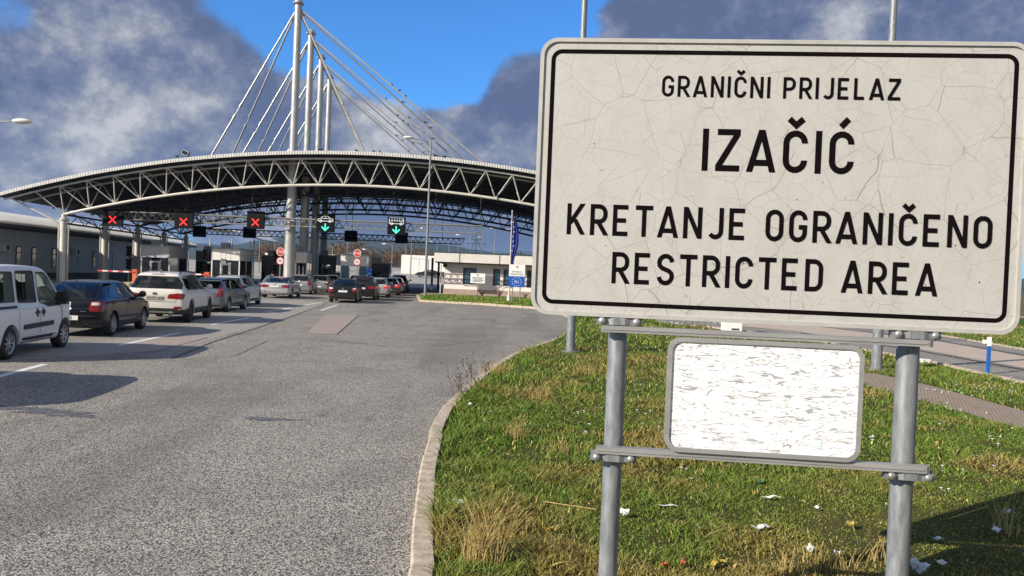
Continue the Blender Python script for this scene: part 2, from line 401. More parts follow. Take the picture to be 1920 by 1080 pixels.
def arrays(name, v, f, m, tint=None):
    me = bpy.data.meshes.new(name)
    me.vertices.add(len(v)); me.vertices.foreach_set('co', v.astype(np.float32).ravel())
    me.loops.add(f.size); me.loops.foreach_set('vertex_index', f.astype(np.int32).ravel())
    me.polygons.add(len(f)); me.polygons.foreach_set('loop_start', np.arange(0, f.size, f.shape[1], dtype=np.int32))
    me.update(calc_edges=True)
    if tint is not None:
        a = me.color_attributes.new('tint', 'FLOAT_COLOR', 'POINT')
        a.data.foreach_set('color', np.c_[tint, np.ones(len(tint))].astype(np.float32).ravel())
    me.materials.append(m); return me
def rrect(w, h, r, n=8, cx=0, cy=0):
    pts = []
    for sx, sy, a0 in ((1, 1, 0), (-1, 1, 90), (-1, -1, 180), (1, -1, 270)):
        for k in range(n + 1):
            a = R(a0 + 90 * k / n); pts.append((cx + sx * (w / 2 - r) + r * math.cos(a), cy + sy * (h / 2 - r) + r * math.sin(a)))
    return pts
def rnd(poly, r, n=3):
    out = []; N_ = len(poly)
    for i in range(N_):
        p, a, b = Vector(poly[i]), Vector(poly[i - 1]), Vector(poly[(i + 1) % N_])
        da, db = (a - p), (b - p); k = min(r, da.length * .45, db.length * .45)
        p0, p1 = p + da.normalized() * k, p + db.normalized() * k
        for j in range(n + 1):
            t = j / n; out.append(tuple(p0 * (1 - t) ** 2 + p * 2 * t * (1 - t) + p1 * t * t))
    return out
def ribbon2(pts, w, closed=False):
    """outline quads of a constant-width stroke in 2D -> list of quads"""
    P = [Vector(p) for p in pts]; n = len(P); L = []; Rr = []
    for i in range(n):
        a = P[i - 1] if (i > 0 or closed) else None; b = P[(i + 1) % n] if (i < n - 1 or closed) else None
        d1 = (P[i] - a).normalized() if a is not None else (b - P[i]).normalized()
        d2 = (b - P[i]).normalized() if b is not None else d1
        n1 = Vector((-d1.y, d1.x)); n2 = Vector((-d2.y, d2.x)); mt = (n1 + n2)
        mt = mt / max(mt.length_squared, .3) * 2
        L.append(P[i] + mt * w / 2); Rr.append(P[i] - mt * w / 2)
    q = []
    for i in range(n if closed else n - 1):
        j = (i + 1) % n; q.append((L[i], Rr[i], Rr[j], L[j]))
    return q
_font = None
def text_mesh(s, size, align='CENTER'):
    cu = bpy.data.curves.new('txt', 'FONT'); cu.body = s; cu.size = size; cu.align_x = align; cu.resolution_u = 3
    o = bpy.data.objects.new('txt', cu); COL.objects.link(o)
    dg = bpy.context.evaluated_depsgraph_get(); dg.update()
    me = bpy.data.meshes.new_from_object(o.evaluated_get(dg)); bpy.data.objects.remove(o); bpy.data.curves.remove(cu)
    return me
def add_text(s, size, m, parent, mtx, name='lettering', align='CENTER', sx=1.0):
    me = text_mesh(s, size, align); me.transform(mtx @ Matrix.Diagonal((sx, 1, 1, 1))); me.materials.clear(); me.materials.append(m)
    return link(name, me, parent)
UP = Matrix(((1, 0, 0, 0), (0, 0, -1, 0), (0, 1, 0, 0), (0, 0, 0, 1)))   # text plane -> upright, facing -y

# ================================================================== THE SETTING
def terr(y): return -.03 if y < 100 else min(3.0, (y - 100) * .033)
def sheet(name, pts, z, m, kind='structure'):
    b = MB(); b.poly([(p[0], p[1], z) for p in pts]); o = b.build(name, m); tag(o, kind=kind); return o
def grid_mesh(name, xs, ys, fz, m):
    v = np.array([(x, y, fz(x, y)) for y in ys for x in xs]); nx = len(xs)
    f = np.array([(j * nx + i, j * nx + i + 1, (j + 1) * nx + i + 1, (j + 1) * nx + i) for j in range(len(ys) - 1) for i in range(nx - 1)])
    me = arrays(name, v, f, m); me.shade_smooth(); return link(name, me)
tag(grid_mesh('ground', [-5400, -3000, -800, -200, 0, 200, 800, 3000, 5400], [-300, -100, 0, 50, 100, 130, 160, 192, 400, 1200, 3000, 5600], lambda x, y: terr(y) - .05, M['ground']), kind='structure')
sheet('asphalt_road', [(-75, -12), (24, -12), (24, 99), (-75, 99)], 0.0, M['asphalt'])
tag(grid_mesh('far_yard', [-90, -60, -30, 0, 30], [99, 100, 120, 150, 190, 240], lambda x, y: terr(y) + .02, M['yard']), kind='structure')
def gp(pts, z=0.0): return [G(x, y, z) for x, y in pts]
# near verge: a kerbed island of grass
VZ = .10
edge = gp([(1075, 600), (1068, 612), (1064, 622), (1045, 636), (1000, 650), (960, 668), (925, 690), (885, 722), (850, 752), (826, 792), (812, 835), (802, 880), (794, 950), (790, 1020), (789, 1090)], VZ)
edge = [Vector((p.x, p.y)) for p in edge]
edge += [Vector((edge[-1].x + .05, 3.2)), Vector((edge[-1].x + .3, 1.0)), Vector((edge[-1].x + .6, -3))]
def smooth_line(P, n=4):
    out = []
    for i in range(len(P) - 1):
        p0, p1, p2, p3 = P[max(i - 1, 0)], P[i], P[i + 1], P[min(i + 2, len(P) - 1)]
        for k in range(n):
            t = k / n; out.append(.5 * ((2 * p1) + (p2 - p0) * t + (2 * p0 - 5 * p1 + 4 * p2 - p3) * t * t + (3 * p1 - p0 - 3 * p2 + p3) * t ** 3))
    return out + [P[-1]]
edge = smooth_line(edge)
VERGE = [(p.x, p.y) for p in edge] + [(62, -3), (62, 48), (20, 48)]
b = MB(); b.prism(VERGE, -.05, VZ); tag(b.build('grass_verge', M['soil']), kind='structure')
# kerb stones along the curved edge, 1 m long with open joints
def kerb_line(name, P, wid, top, m, seg=1.0, gap=.03):
    b = MB(); acc = []; L = 0
    pts = [Vector((p[0], p[1])) for p in P]
    d = [0]
    for a, c in zip(pts[:-1], pts[1:]): d.append(d[-1] + (c - a).length)
    def at(s):
        s = max(0, min(d[-1], s))
        for i in range(len(pts) - 1):
            if d[i + 1] >= s:
                t = (s - d[i]) / max(d[i + 1] - d[i], 1e-6); dr = (pts[i + 1] - pts[i]).normalized(); return pts[i].lerp(pts[i + 1], t), Vector((-dr.y, dr.x))
        return pts[-1], Vector((0, 1))
    k = 0
    while k * seg < d[-1]:
        s0, s1 = k * seg, min((k + 1) * seg - gap, d[-1]); rows = []
        dz = random.uniform(-.008, .008); dn = random.uniform(-.014, .014)
        for j in range(4):
            c, n = at(s0 + (s1 - s0) * j / 3); c = c + n * dn
            prof = ((-wid / 2, -.03), (-wid / 2, top + dz - .018), (-wid / 2 + .018, top + dz), (wid / 2, top + dz), (wid / 2, -.03))
            rows.append([b.bm.verts.new((c.x + n.x * a, c.y + n.y * a, z)) for a, z in prof])
        for r0, r1 in zip(rows[:-1], rows[1:]):
            for q in range(4): b.bm.faces.new((r0[q], r0[q + 1], r1[q + 1], r1[q]))
        b.bm.faces.new(rows[0]); b.bm.faces.new(rows[-1][::-1]); k += 1
    o = b.build(name, m); tag(o, kind='structure'); return o
kerb_line('kerb', [(p.x, p.y) for p in edge], .15, .125, M['kerb'])
# road, pavers on the right of the verge
sheet('side_road', gp([(2300, 806), (1920, 718), (1730, 676), (1500, 634), (1230, 604), (1230, 597), (1560, 604), (1760, 630), (1920, 657), (2300, 728)], .1), VZ + .004, M['asphalt'])
M['tan'] = mat('tan_concrete', (.42, .34, .27), .9, var=.15, scale=3)
sheet('tan_lane', gp([(2300, 766), (1920, 690), (1730, 656), (1500, 622), (1330, 606), (1330, 603), (1530, 612), (1760, 640), (1920, 668), (2300, 742)], .1), VZ + .008, M['tan'])
for q in ([(2300, 770), (1920, 695), (1730, 660), (1500, 625), (1500, 624), (1730, 658.5), (1920, 692.5), (2300, 767)], [(2300, 742), (1920, 668), (1760, 640), (1530, 612), (1530, 611.3), (1760, 638.5), (1920, 666), (2300, 739.5)]):
    sheet('road_seam', gp(q, .1), VZ + .012, M['seam'])
kerb_line('kerb', [(p.x, p.y) for p in gp([(2300, 808), (1920, 719), (1730, 677), (1500, 635), (1260, 606)], .1)], .14, VZ + .06, M['kerb'])
kerb_line('kerb', [(p.x, p.y) for p in gp([(2300, 726), (1920, 656), (1760, 629), (1560, 603)], .1)], .14, VZ + .06, M['kerb'])
PATH = gp([(1600, 713), (1640, 728), (1750, 758), (1920, 806), (2200, 880), (2200, 835), (1920, 771), (1740, 722), (1640, 700), (1600, 700)], .1)
sheet('paver_path', PATH, VZ + .004, M['pavers'] if 'pavers' in M else m_pavers())
# the far lawn in front of the right-hand building
LAWN = gp([(783, 556), (788, 566), (900, 572), (1000, 579), (1060, 592), (1075, 600)], .0)
LAWN = [(p.x, p.y) for p in LAWN] + [(20, 48.2), (62, 48.2), (62, 66.6), (-6.6, 66.6), (-7.5, 63)]
b = MB(); b.prism(LAWN, -.05, .11); tag(b.build('far_lawn', M['lawn']), kind='structure')
kerb_line('kerb', LAWN[-1:] + LAWN[:6], .16, .14, M['kerb'])
b = MB(); b.prism([(-8.2, 67.0), (62, 67.0), (62, 72), (-8.2, 72)], -.05, .115); tag(b.build('pavement', M['patch']), kind='structure')
M['worn'] = mat('worn_pale_asphalt', (.27, .25, .222), .9, var=.3, scale=11, bump=.4, bscale=120)
# road repairs, seams, dashes
sheet('asphalt_patch', gp([(610, 590), (672, 591), (632, 627), (574, 626)]), .004, M['patch'])
sheet('asphalt_patch', gp([(208, 652), (300, 630), (384, 634), (330, 655), (285, 659), (240, 658)]), .004, M['patch'])
sheet('asphalt_patch', gp([(470, 560), (560, 563), (610, 566), (540, 590), (430, 606), (330, 612), (400, 590)]), .004, M['worn'])
sheet('worn_lane_strip', gp([(-400, 690), (100, 672), (330, 655), (530, 598), (610, 570), (560, 566), (420, 600), (200, 640), (-400, 680)]), .002, M['worn'])
def seam(pts, wpx):
    P = [Vector((p.x, p.y)) for p in gp(pts)]
    bb = MB()
    for q in ribbon2(P, wpx): bb.poly([(v.x, v.y, .008) for v in q])
    tag(bb.build('road_seam', M['seam']), kind='structure')
seam([(-200, 665), (60, 668), (330, 676), (440, 668), (500, 640)], .02)
seam([(322, 673), (400, 641), (480, 616), (545, 594), (612, 569)], .05)
seam([(575, 626), (632, 627), (672, 591)], .03); seam([(198, 664), (290, 660), (390, 633)], .03)
seam([(640, 640), (720, 650), (830, 648), (900, 640)], .03)
def dark_patch(cx, cy, L, Wd, seed):  # irregular dark sheet laid on the asphalt
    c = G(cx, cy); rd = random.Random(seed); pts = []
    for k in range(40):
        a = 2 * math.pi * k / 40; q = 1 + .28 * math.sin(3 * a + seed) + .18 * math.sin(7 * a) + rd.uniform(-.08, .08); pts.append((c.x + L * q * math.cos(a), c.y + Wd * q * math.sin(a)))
    sheet('dark_road_patch', pts, .0035 + .0002 * seed, M['dark_patch'])
M['dark_patch'] = mat('dark_road_patch', (.10, .10, .105), .75, var=.55, scale=16)
dark_patch(505, 786, .36, .10, 1); dark_patch(95, 772, .42, .16, 2); dark_patch(20, 766, .5, .12, 3); dark_patch(140, 780, .3, .07, 4)
dash = [[(-60, 722), (85, 683)], [(222, 648), (337, 624)], [(396, 609), (467, 596)], [(499, 585), (547, 577)], [(572, 572), (604, 567)], [(602, 582), (633, 572)]]
for a, c in dash:
    A, B = G(*a), G(*c); A, B = Vector((A.x, A.y)), Vector((B.x, B.y)); n = (B - A).normalized(); n = Vector((-n.y, n.x)) * .075
    sheet('lane_dash', [A + n, A - n, B - n, B + n], .006, M['lane_white'])
# hills and wood far beyond
def hz(x, y):
    f = 0
    for cx, wd, h in ((-820, 330, 165), (-1500, 500, 130), (-330, 420, 150), (300, 500, 95), (-2600, 700, 190), (1400, 800, 120), (3000, 900, 160)):
        f += h * math.exp(-((x - cx) / wd) ** 2)
    k = max(0, 1 - abs(y - 3300) / 900)
    return (f * .72 + 10 * math.sin(x * .011) + 6 * math.sin(x * .029 + y * .01)) * (k ** .7) - 2
tag(grid_mesh('hills', list(range(-5200, 5300, 90)), list(range(2300, 4400, 150)), hz, M['hill']), kind='structure')

# ------------------------------------------------------------------ grass blades
def inside(P, poly):
    x, y = P[:, 0], P[:, 1]; r = np.zeros(len(P), bool); n = len(poly)
    for i in range(n):
        x0, y0 = poly[i - 1]; x1, y1 = poly[i]
        if y0 == y1: continue
        c = ((y0 > y) != (y1 > y)) & (x < (x1 - x0) * (y - y0) / (y1 - y0) + x0); r ^= c
    return r
def vnoise(P, s, seed):
    g = np.random.default_rng(seed).random((64, 64)); q = P * s; i = np.floor(q).astype(int); f = q - i; f = f * f * (3 - 2 * f)
    a = g[i[:, 0] % 64, i[:, 1] % 64]; b_ = g[(i[:, 0] + 1) % 64, i[:, 1] % 64]; c = g[i[:, 0] % 64, (i[:, 1] + 1) % 64]; d = g[(i[:, 0] + 1) % 64, (i[:, 1] + 1) % 64]
    return (a * (1 - f[:, :1].ravel()) + b_ * f[:, 0]) * (1 - f[:, 1]) + (c * (1 - f[:, 0]) + d * f[:, 0]) * f[:, 1]
def blades(name, poly, bands, z0, holes=(), tall=None, cols=None, kind='stuff'):
    V, F, T = [], [], []; base = 0
    for (x0, x1, y0, y1, dens, hh, ww) in bands:
        n = int((x1 - x0) * (y1 - y0) * dens)
        P = np.c_[rng.uniform(x0, x1, n), rng.uniform(y0, y1, n)]
        P = P[inside(P, poly)]
        for h in holes: P = P[~inside(P, h)]
        n1_, n2_, n3_ = vnoise(P, 1.1, 1), vnoise(P, 3.7, 2), vnoise(P, .45, 3)
        keep = rng.random(len(P)) < .55 + .6 * n2_
        P, n1_, n2_, n3_ = P[keep], n1_[keep], n2_[keep], n3_[keep]; n = len(P)
        short = np.clip((P[:, 0] - .6) / 2.2, 0, 1) * np.clip((8.5 - P[:, 1]) / 3, 0, 1)      # trampled, mossy corner
        h = hh * (.32 + 1.5 * n2_ * n1_) * rng.uniform(.4, 1.6, n) * (1 - .55 * short)
        if tall is not None: h *= tall(P)
        a = rng.uniform(0, 2 * np.pi, n); la = rng.uniform(0, 2 * np.pi, n); lean = h * rng.uniform(.2, 1.9, n)
        wd = ww * rng.uniform(.6, 1.3, n)
        px_, py_ = np.cos(a) * wd / 2, np.sin(a) * wd / 2; lx, ly = np.cos(la) * lean, np.sin(la) * lean
        z = np.full(n, z0 - .005)
        v = np.stack([np.c_[P[:, 0] - px_, P[:, 1] - py_, z], np.c_[P[:, 0] + px_, P[:, 1] + py_, z],
                      np.c_[P[:, 0] - px_ * .7 + lx * .35, P[:, 1] - py_ * .7 + ly * .35, z + h * .62], np.c_[P[:, 0] + px_ * .7 + lx * .35, P[:, 1] + py_ * .7 + ly * .35, z + h * .62],
                      np.c_[P[:, 0] + lx, P[:, 1] + ly, z + h]], 1).reshape(-1, 3)
        k = np.arange(n)[:, None] * 5 + base
        f = np.concatenate([k + [0, 1, 3], k + [0, 3, 2], k + [2, 3, 4]], 1).reshape(-1, 3)
        n4_ = vnoise(P, 2.3, 5); dry = np.clip((n3_ * .35 + n1_ * .35 + n4_ * .3 - .49) * 4.2 + short * .30 + rng.normal(0, .25, n), 0, 1)
        dry = np.clip(dry + short * .35, 0, 1); c = np.array([.085, .140, .018])[None] * (1 - dry[:, None]) + np.array([.205, .160, .048])[None] * dry[:, None]
        if cols is not None: c = c * cols
        st = rng.random(n) < .05; c[st] = [.36, .27, .11]
        c *= (rng.uniform(.45, 1.0, n) ** 1.2 * 1.75)[:, None]; c[rng.random(n) < .04] *= 1.7
        V.append(v); F.append(f); T.append(np.repeat(c, 5, 0)); base += n * 5
    o = link(name, arrays(name, np.concatenate(V), np.concatenate(F), M['blades'], np.concatenate(T))); tag(o, kind=kind); return o
path2 = [(p.x, p.y) for p in PATH]
road2 = [(p.x, p.y) for p in gp([(2300, 808), (1920, 720), (1730, 678), (1500, 636), (1230, 605), (1230, 595), (1560, 602), (1760, 628), (1920, 655), (2300, 724)], .1)]
def near_edge(P):
    E_ = np.array([(p.x, p.y) for p in edge]); d = np.min(np.hypot(P[:, None, 0] - E_[None, :, 0], P[:, None, 1] - E_[None, :, 1]), 1)
    return 1 + .9 * np.clip(1.2 - d, 0, 1)
VG = [(p.x + .09, p.y) for p in edge] + [(62, -3), (62, 48), (20, 48)]
blades('verge_grass', VG, [(-1.2, 7.5, 3.6, 7.5, 5000, .055, .0085), (-1.2, 11, 7.5, 12, 2000, .062, .012), (-1, 18, 12, 20, 520, .085, .016), (0, 34, 20, 47, 110, .11, .035)], VZ, (path2, road2), near_edge)
blades('broad_weeds', VG, [(-1.2, 9, 3.6, 13, 55, .030, .045)], VZ, (path2, road2), cols=np.array([.75, .85, 1.3]))
blades('lawn_grass', [(p[0] + .1, p[1]) for p in LAWN], [(-8, 16, 48, 66.5, 90, .10, .05)], .11, cols=np.array([1.0, 1.2, 1.0]))

# ------------------------------------------------------------------ far wood (one mass)
def leaf_cloud(n, cen, rad, size, flat=.8):
    p = rng.normal(size=(n, 3)); p /= np.linalg.norm(p, axis=1)[:, None]; p *= (rng.random(n) ** .45)[:, None]
    c = np.array(cen) + p * np.array(rad)
    u = rng.normal(size=(n, 3)); u /= np.linalg.norm(u, axis=1)[:, None]; q = np.cross(u, rng.normal(size=(n, 3))); q /= np.linalg.norm(q, axis=1)[:, None]
    s = size * rng.uniform(.5, 1.4, n)[:, None]
    return np.stack([c - u * s, c + q * s * .5, c + u * s], 1).reshape(-1, 3)
V = []
for k in range(210):
    x = -75 + 115 * random.random(); y = random.uniform(205, 255); h = random.uniform(3.2, 6.8) * (1.15 if x < -25 else .8)
    V.append(leaf_cloud(240, (x, y, 3 + h * .5), (h * .42, h * .42, h * .52), .42))
V = np.concatenate(V); link_o = link('far_wood', arrays('far_wood', V, np.arange(len(V)).reshape(-1, 3), M['treemass'])); tag(link_o, kind='stuff')

# ================================================================== CANOPY
AX = -.125                                   # the crossing runs slightly to the left of the view axis
RC, XA, ZA, YF = 102.0, -12.8, 11.87, 63.0
def xs(y): return AX * (y - YF)
def zroof(x, y): dx = x - XA - xs(y); return ZA - (RC - math.sqrt(max(RC * RC - dx * dx, 1)))
XL, XR = -43.6, 18.0
canopy = thing('border_canopy', 'wide arched steel canopy with shade-coloured underside spanning all the checkpoint lanes', 'canopy', (XA, YF + 17, 0))
CO = canopy.location
def cb(mb, name, m, sm=0, parent=None):
    o = mb.build(name, m, parent or canopy, sm); o.data.transform(Matrix.Translation(-CO)); return o
xsamp = [XL + (XR - XL) * k / 60 for k in range(61)]
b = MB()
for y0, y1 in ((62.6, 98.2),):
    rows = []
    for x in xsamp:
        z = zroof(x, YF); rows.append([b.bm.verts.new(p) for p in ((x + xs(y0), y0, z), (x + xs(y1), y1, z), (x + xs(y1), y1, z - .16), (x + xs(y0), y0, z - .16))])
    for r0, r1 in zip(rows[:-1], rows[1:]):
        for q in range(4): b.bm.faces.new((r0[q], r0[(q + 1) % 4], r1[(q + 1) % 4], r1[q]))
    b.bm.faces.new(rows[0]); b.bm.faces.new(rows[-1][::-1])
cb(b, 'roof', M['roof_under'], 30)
b = MB(); n = 280                            # fascia of pale panels with open joints
for k in range(n):
    x0 = XL + (XR - XL) * k / n; x1 = XL + (XR - XL) * (k + .80) / n
    for y, t in ((62.5, .09),):
        p = [(x0, zroof(x0, YF) - .27), (x1, zroof(x1, YF) - .27), (x1, zroof(x1, YF) + .02), (x0, zroof(x0, YF) + .02)]
        b.prism(p, y - t, y, lambda a, c, z: (a, z, c))
cb(b, 'fascia', M['tile'])
b = MB(); n = 60
for k in range(n):
    x0, x1 = xsamp[k], xsamp[k + 1]
    b.prism([(x0, zroof(x0, YF) - .25), (x1, zroof(x1, YF) - .25), (x1, zroof(x1, YF) - .02), (x0, zroof(x0, YF) - .02)], 62.52, 62.58, lambda a, c, z: (a, z, c))
cb(b, 'fascia_backing', M['black'])
# the arch trusses
def zt(x): return zroof(x, YF) - .56
def zb_(x): dx = x + 12.8; return 9.2 - (97 - math.sqrt(97 ** 2 - dx * dx))
tb, bt = [], []
for i in range(24):
    tb.append(-38.35 + 2.237 * i); bt.append(-38.45 + 2.16 * i)
def truss_mesh():
    b = MB(); ya, yb, yc = 0, 2.4, .9
    px_ = [XL + .6] + [XL + 2.8 + 2.237 * k for k in range(27)]
    px_ = [x for x in px_ if x < XR]
    for y in (ya, yb):
        b.path([(x, y, zt(x)) for x in px_ + [XR - .4]], .085, 8)
    bx = [bt[0] + (bt[-1] - bt[0]) * k / 30 for k in range(31)]
    b.path([(x, yc, zb_(x)) for x in bx], .115, 8)
    for i in range(24):
        b.tube((tb[i], ya, zt(tb[i])), (bt[i], yc, zb_(bt[i])), .05, n=6); b.tube((tb[i], yb, zt(tb[i])), (bt[i], yc, zb_(bt[i])), .045, n=6)
        if i < 23:
            b.tube((tb[i], ya, zt(tb[i])), (bt[i + 1], yc, zb_(bt[i + 1])), .05, n=6); b.tube((tb[i], yb, zt(tb[i])), (bt[i + 1], yc, zb_(bt[i + 1])), .045, n=6)
        b.tube((tb[i], ya, zt(tb[i])), (tb[i], yb, zt(tb[i])), .04, n=6)
    b.tube((XL + 3.2, ya, zt(XL + 3.2)), (bt[0], yc, zb_(bt[0])), .05, n=6)
    return b
tm = truss_mesh().mesh('arch_truss', M['steel'])
tm2 = tm.copy(); tm2.materials.clear(); tm2.materials.append(M['steel_dark'])  # rear trusses: same steel, shade under the roof put into the colour
FRAMES = [YF + 8.35 * k for k in range(5)]
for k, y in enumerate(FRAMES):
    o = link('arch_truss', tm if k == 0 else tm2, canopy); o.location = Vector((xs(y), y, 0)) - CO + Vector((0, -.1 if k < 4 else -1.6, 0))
b = MB()
for k in range(15):
    x = XL + 2 + (XR - XL - 4) * k / 14
    b.tube((x + xs(62.8), 62.8, zt(x) + .22), (x + xs(98), 98, zt(x) + .22), .09, n=6)
cb(b, 'purlins', M['steel_dark'])  # purlin colour darkened to stand for shade below the roof
for k, y in enumerate(FRAMES):               # columns with their side pipes
    for x, s in ((bt[0], 1), (bt[-1], -1)):
        X = x + xs(y); zt_ = zb_(x); y_ = y + .8
        b = MB(); b.lathe([(.30, -.05), (.27, .0), (.27, zt_ - .55), (.34, zt_ - .5), (.34, zt_ - .35), (.2, zt_ - .3), (.2, zt_)], 20, Matrix.Translation((X, y_, 0)))
        o = cb(b, 'column', M['steel'], 40)
        pb = MB(); pb.tube((X - .42, y_, .0), (X - .42, y_, zt_ - .9), .06, n=8); pb.tube((X + .42, y_, .0), (X + .42, y_, zt_ - .9), .06, n=8)
        e = XL + .9 if s > 0 else XR - .9
        pb.path([(X - .42 * s, y_, zt_ - .9), (X - .75 * s, y_ - .1, zt_ - .55), (e + xs(y), y_ - .4, zroof(e, YF) - .5)], .07, 8)
        cb(pb, 'downpipe', M['steel'], 0)
for x in (bt[0], bt[-1]):                    # eaves girder from column to column
    b = MB(); z = zb_(x)
    for dz in (0, -.75): b.tube((x + xs(63.8), 63.8, z + dz), (x + xs(97.5), 97.5, z + dz), .085, n=8)
    for k in range(24):
        y0 = 63.8 + 33.7 * k / 24; y1 = 63.8 + 33.7 * (k + 1) / 24
        b.tube((x + xs(y0), y0, z - .75 * (k % 2)), (x + xs(y1), y1, z - .75 * ((k + 1) % 2)), .04, n=6)
    cb(b, 'eaves_girder', M['steel_dark'])

# ------------------------------------------------------------------ pylons and stays
PY = [66 + 8.33 * k for k in range(4)]
PX = [-19.75 - 1.12 * k for k in range(4)]
plab = ['tallest looking steel pylon, nearest of the four masts rising through the canopy', 'second steel pylon from the front in the row rising through the canopy',
        'third steel pylon from the front in the row rising through the canopy', 'shortest looking steel pylon, farthest of the four masts through the canopy']
BIRDS = []
for k, (y, x) in enumerate(zip(PY, PX)):
    t = thing('cable_pylon', plab[k], 'pylon', (x, y, 0), group='pylons holding up the canopy')
    ztop = 2 + 496 / 1400 * 66 - .0 - .25
    b = MB(); b.lathe([(.54, -.02), (.50, .1), (.47, 3), (.43, 7), (.36, 10.8), (.335, 14), (.30, ztop - .3), (.30, ztop)], 28); b.build('mast', M['silver'], t, 40)
    b = MB(); b.lathe([(.0, ztop - .001), (.48, ztop), (.50, ztop + .1), (.34, ztop + .16), (.30, ztop + .42), (.0, ztop + .46)], 28); b.build('cap', M['silver'], t, 40)
    for dz in (5.0, 5.75):
        if k == 0:
            b = MB(); b.lathe([(.42, dz), (.50, dz), (.50, dz + .14), (.42, dz + .14)], 28); b.build('clamp_ring', M['silver'], t, 40)
    if k == 0:
        b = MB(); b.box((-.1, -.62, 5.5), (.35, .3, .5)); b.ball((.12, -.62, 5.45), .16); b.box((.3, -.60, 6.05), (.3, .22, .22)); b.build('floodlight_cluster', M['frame_grey'], t, 40)
    for dx, dy, zz in ((-7.6, 0, .75), (-7.6, 6, 1.0), (6.6, 0, .8), (6.6, 6, 1.0), (17.6 - 1.0 * 0, 0, .5), (17.6, 6, .7)):
        ax_, ay_ = x + dx + AX * dy, y + dy; az = zroof(ax_, ay_) - .05
        s = 1 if dx > 0 else -1
        a = Vector((s * .29, 0, ztop - zz)); e = Vector((ax_ - x, ay_ - y, az)); u = (e - a).normalized(); L = (e - a).length
        b = MB(); j = L * .62; rr = .085 if dx < 10 else .075
        b.tube(a, a + u * j, rr, n=8); b.tube(a + u * j, a + u * (j + .9), rr * .55, n=8); b.tube(a + u * (j + .9), e, rr, n=8)
        b.tube(a + u * (j - .25), a + u * (j + .05), rr * 1.35, n=8); b.tube(a + u * (j + .85), a + u * (j + 1.15), rr * 1.35, n=8)
        b.build('stay_cable', M['silver'], t, 50)
        if dx > 10:
            for q in range(3): BIRDS.append((t.location + a + u * (L * (.42 + .38 * random.random()) + .3 * q) + Vector((0, 0, rr + .08))))
# birds on the stays and along the roof edge
for xx in (602, 668, 700, 818, 835, 712): BIRDS.append(Vector((lambda p: (p.x, 62.55, zroof(p.x, YF) + .12))(D(xx, 290, 62.55))))
def bird_mesh():
    b = MB(); b.ball((0, 0, 0), .075, (1.5, .8, .85), 10); b.ball((.10, 0, .07), .045, n=8); b.tube((.13, 0, .07), (.18, 0, .065), .012, .002, 5); b.tube((-.12, 0, -.01), (-.30, 0, -.05), .05, .03, 5)
    b.tube((.0, .03, -.07), (.0, .03, -.13), .008, n=4); b.tube((.0, -.03, -.07), (.0, -.03, -.13), .008, n=4)
    return b.mesh('bird', M['black'], 40)
bm_ = bird_mesh()
for i, p in enumerate(BIRDS):
    o = link('bird', bm_); o.location = p; o.rotation_euler = (0, 0, random.uniform(0, 6.28))
    onroof = i >= len(BIRDS) - 6
    tag(o, 'small dark bird perched on the front roof edge of the canopy' if onroof else 'small dark bird perched on a stay cable right of the pylons', 'bird', 'birds on the roof edge' if onroof else 'birds on the stay cables')
# roof floodlight left of the pylons
p = D(345, 300, 62.9); zf = zroof(p.x, YF)
t = thing('roof_floodlight', 'floodlight on a short stand on the left of the canopy roof edge', 'floodlight', (p.x, 63.2, zf))
b = MB(); b.tube((0, 0, -.1), (0, 0, .35), .04); b.box((0, 0, .02), (.5, .3, .06)); b.build('stand', M['steel_dark'], t)
b = MB(); b.box((0, 0, .55), (.55, .35, .42), rot=Matrix.Rotation(R(25), 3, 'Y')); b.build('lamp_housing', M['frame_grey'], t)
b = MB(); b.box((-.02, -.19, .56), (.42, .02, .3), rot=Matrix.Rotation(R(25), 3, 'Y')); b.build('lamp_glass', M['glass'], t)
t = thing('roof_camera', 'small camera mast on the canopy roof beside the floodlight', 'camera', (p.x - .75, 63.2, zroof(p.x - .75, YF)))
b = MB(); b.tube((0, 0, -.1), (0, 0, .35), .03); b.build('stand', M['steel_dark'], t)
b = MB(); b.box((.0, 0, .38), (.2, .25, .12)); b.build('camera_body', M['steel_dark'], t)

# ------------------------------------------------------------------ lane gantries
def gantry(name, lab, y, pxl, pxr, ztop, zbot, m, hang):
    xl, xr = D(pxl, 420, y).x, D(pxr, 420, y).x
    t = thing(name, lab, 'gantry', ((xl + xr) / 2, y, 0)); o = t.location
    b = MB(); n = int((xr - xl) / .62)
    for dy in (0, .5): b.tube((xl - o.x, dy, ztop), (xr - o.x, dy, ztop), .055, n=8)
    b.tube((xl - o.x, .25, zbot), (xr - o.x - .4, .25, zbot), .055, n=8)
    b.build('chord', m, t)
    b = MB()
    for k in range(n):
        x0 = xl - o.x + (xr - xl) * k / n; x1 = xl - o.x + (xr - xl) * (k + 1) / n; xm = (x0 + x1) / 2
        for dy in (0, .5): b.tube((x0, dy, ztop), (xm, .25, zbot), .028, n=5); b.tube((xm, .25, zbot), (x1, dy, ztop), .028, n=5)
    b.build('lattice', m, t)
    b = MB()
    for px in hang:
        X = D(px, 420, y).x; b.tube((X - o.x, .25, ztop), (X - o.x, .25, zroof(X, y) - .5), .035, n=6)
    b.build('hanger', M['steel_dark'], t); return t
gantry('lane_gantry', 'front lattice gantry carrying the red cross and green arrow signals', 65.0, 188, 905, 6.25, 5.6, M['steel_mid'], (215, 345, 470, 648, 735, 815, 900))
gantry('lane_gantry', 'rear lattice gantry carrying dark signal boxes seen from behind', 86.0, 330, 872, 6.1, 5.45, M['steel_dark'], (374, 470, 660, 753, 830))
def stroke(b, pts, w, y, closed=False):
    for q in ribbon2(pts, w, closed): b.poly([(v.x, y, v.y) for v in q])
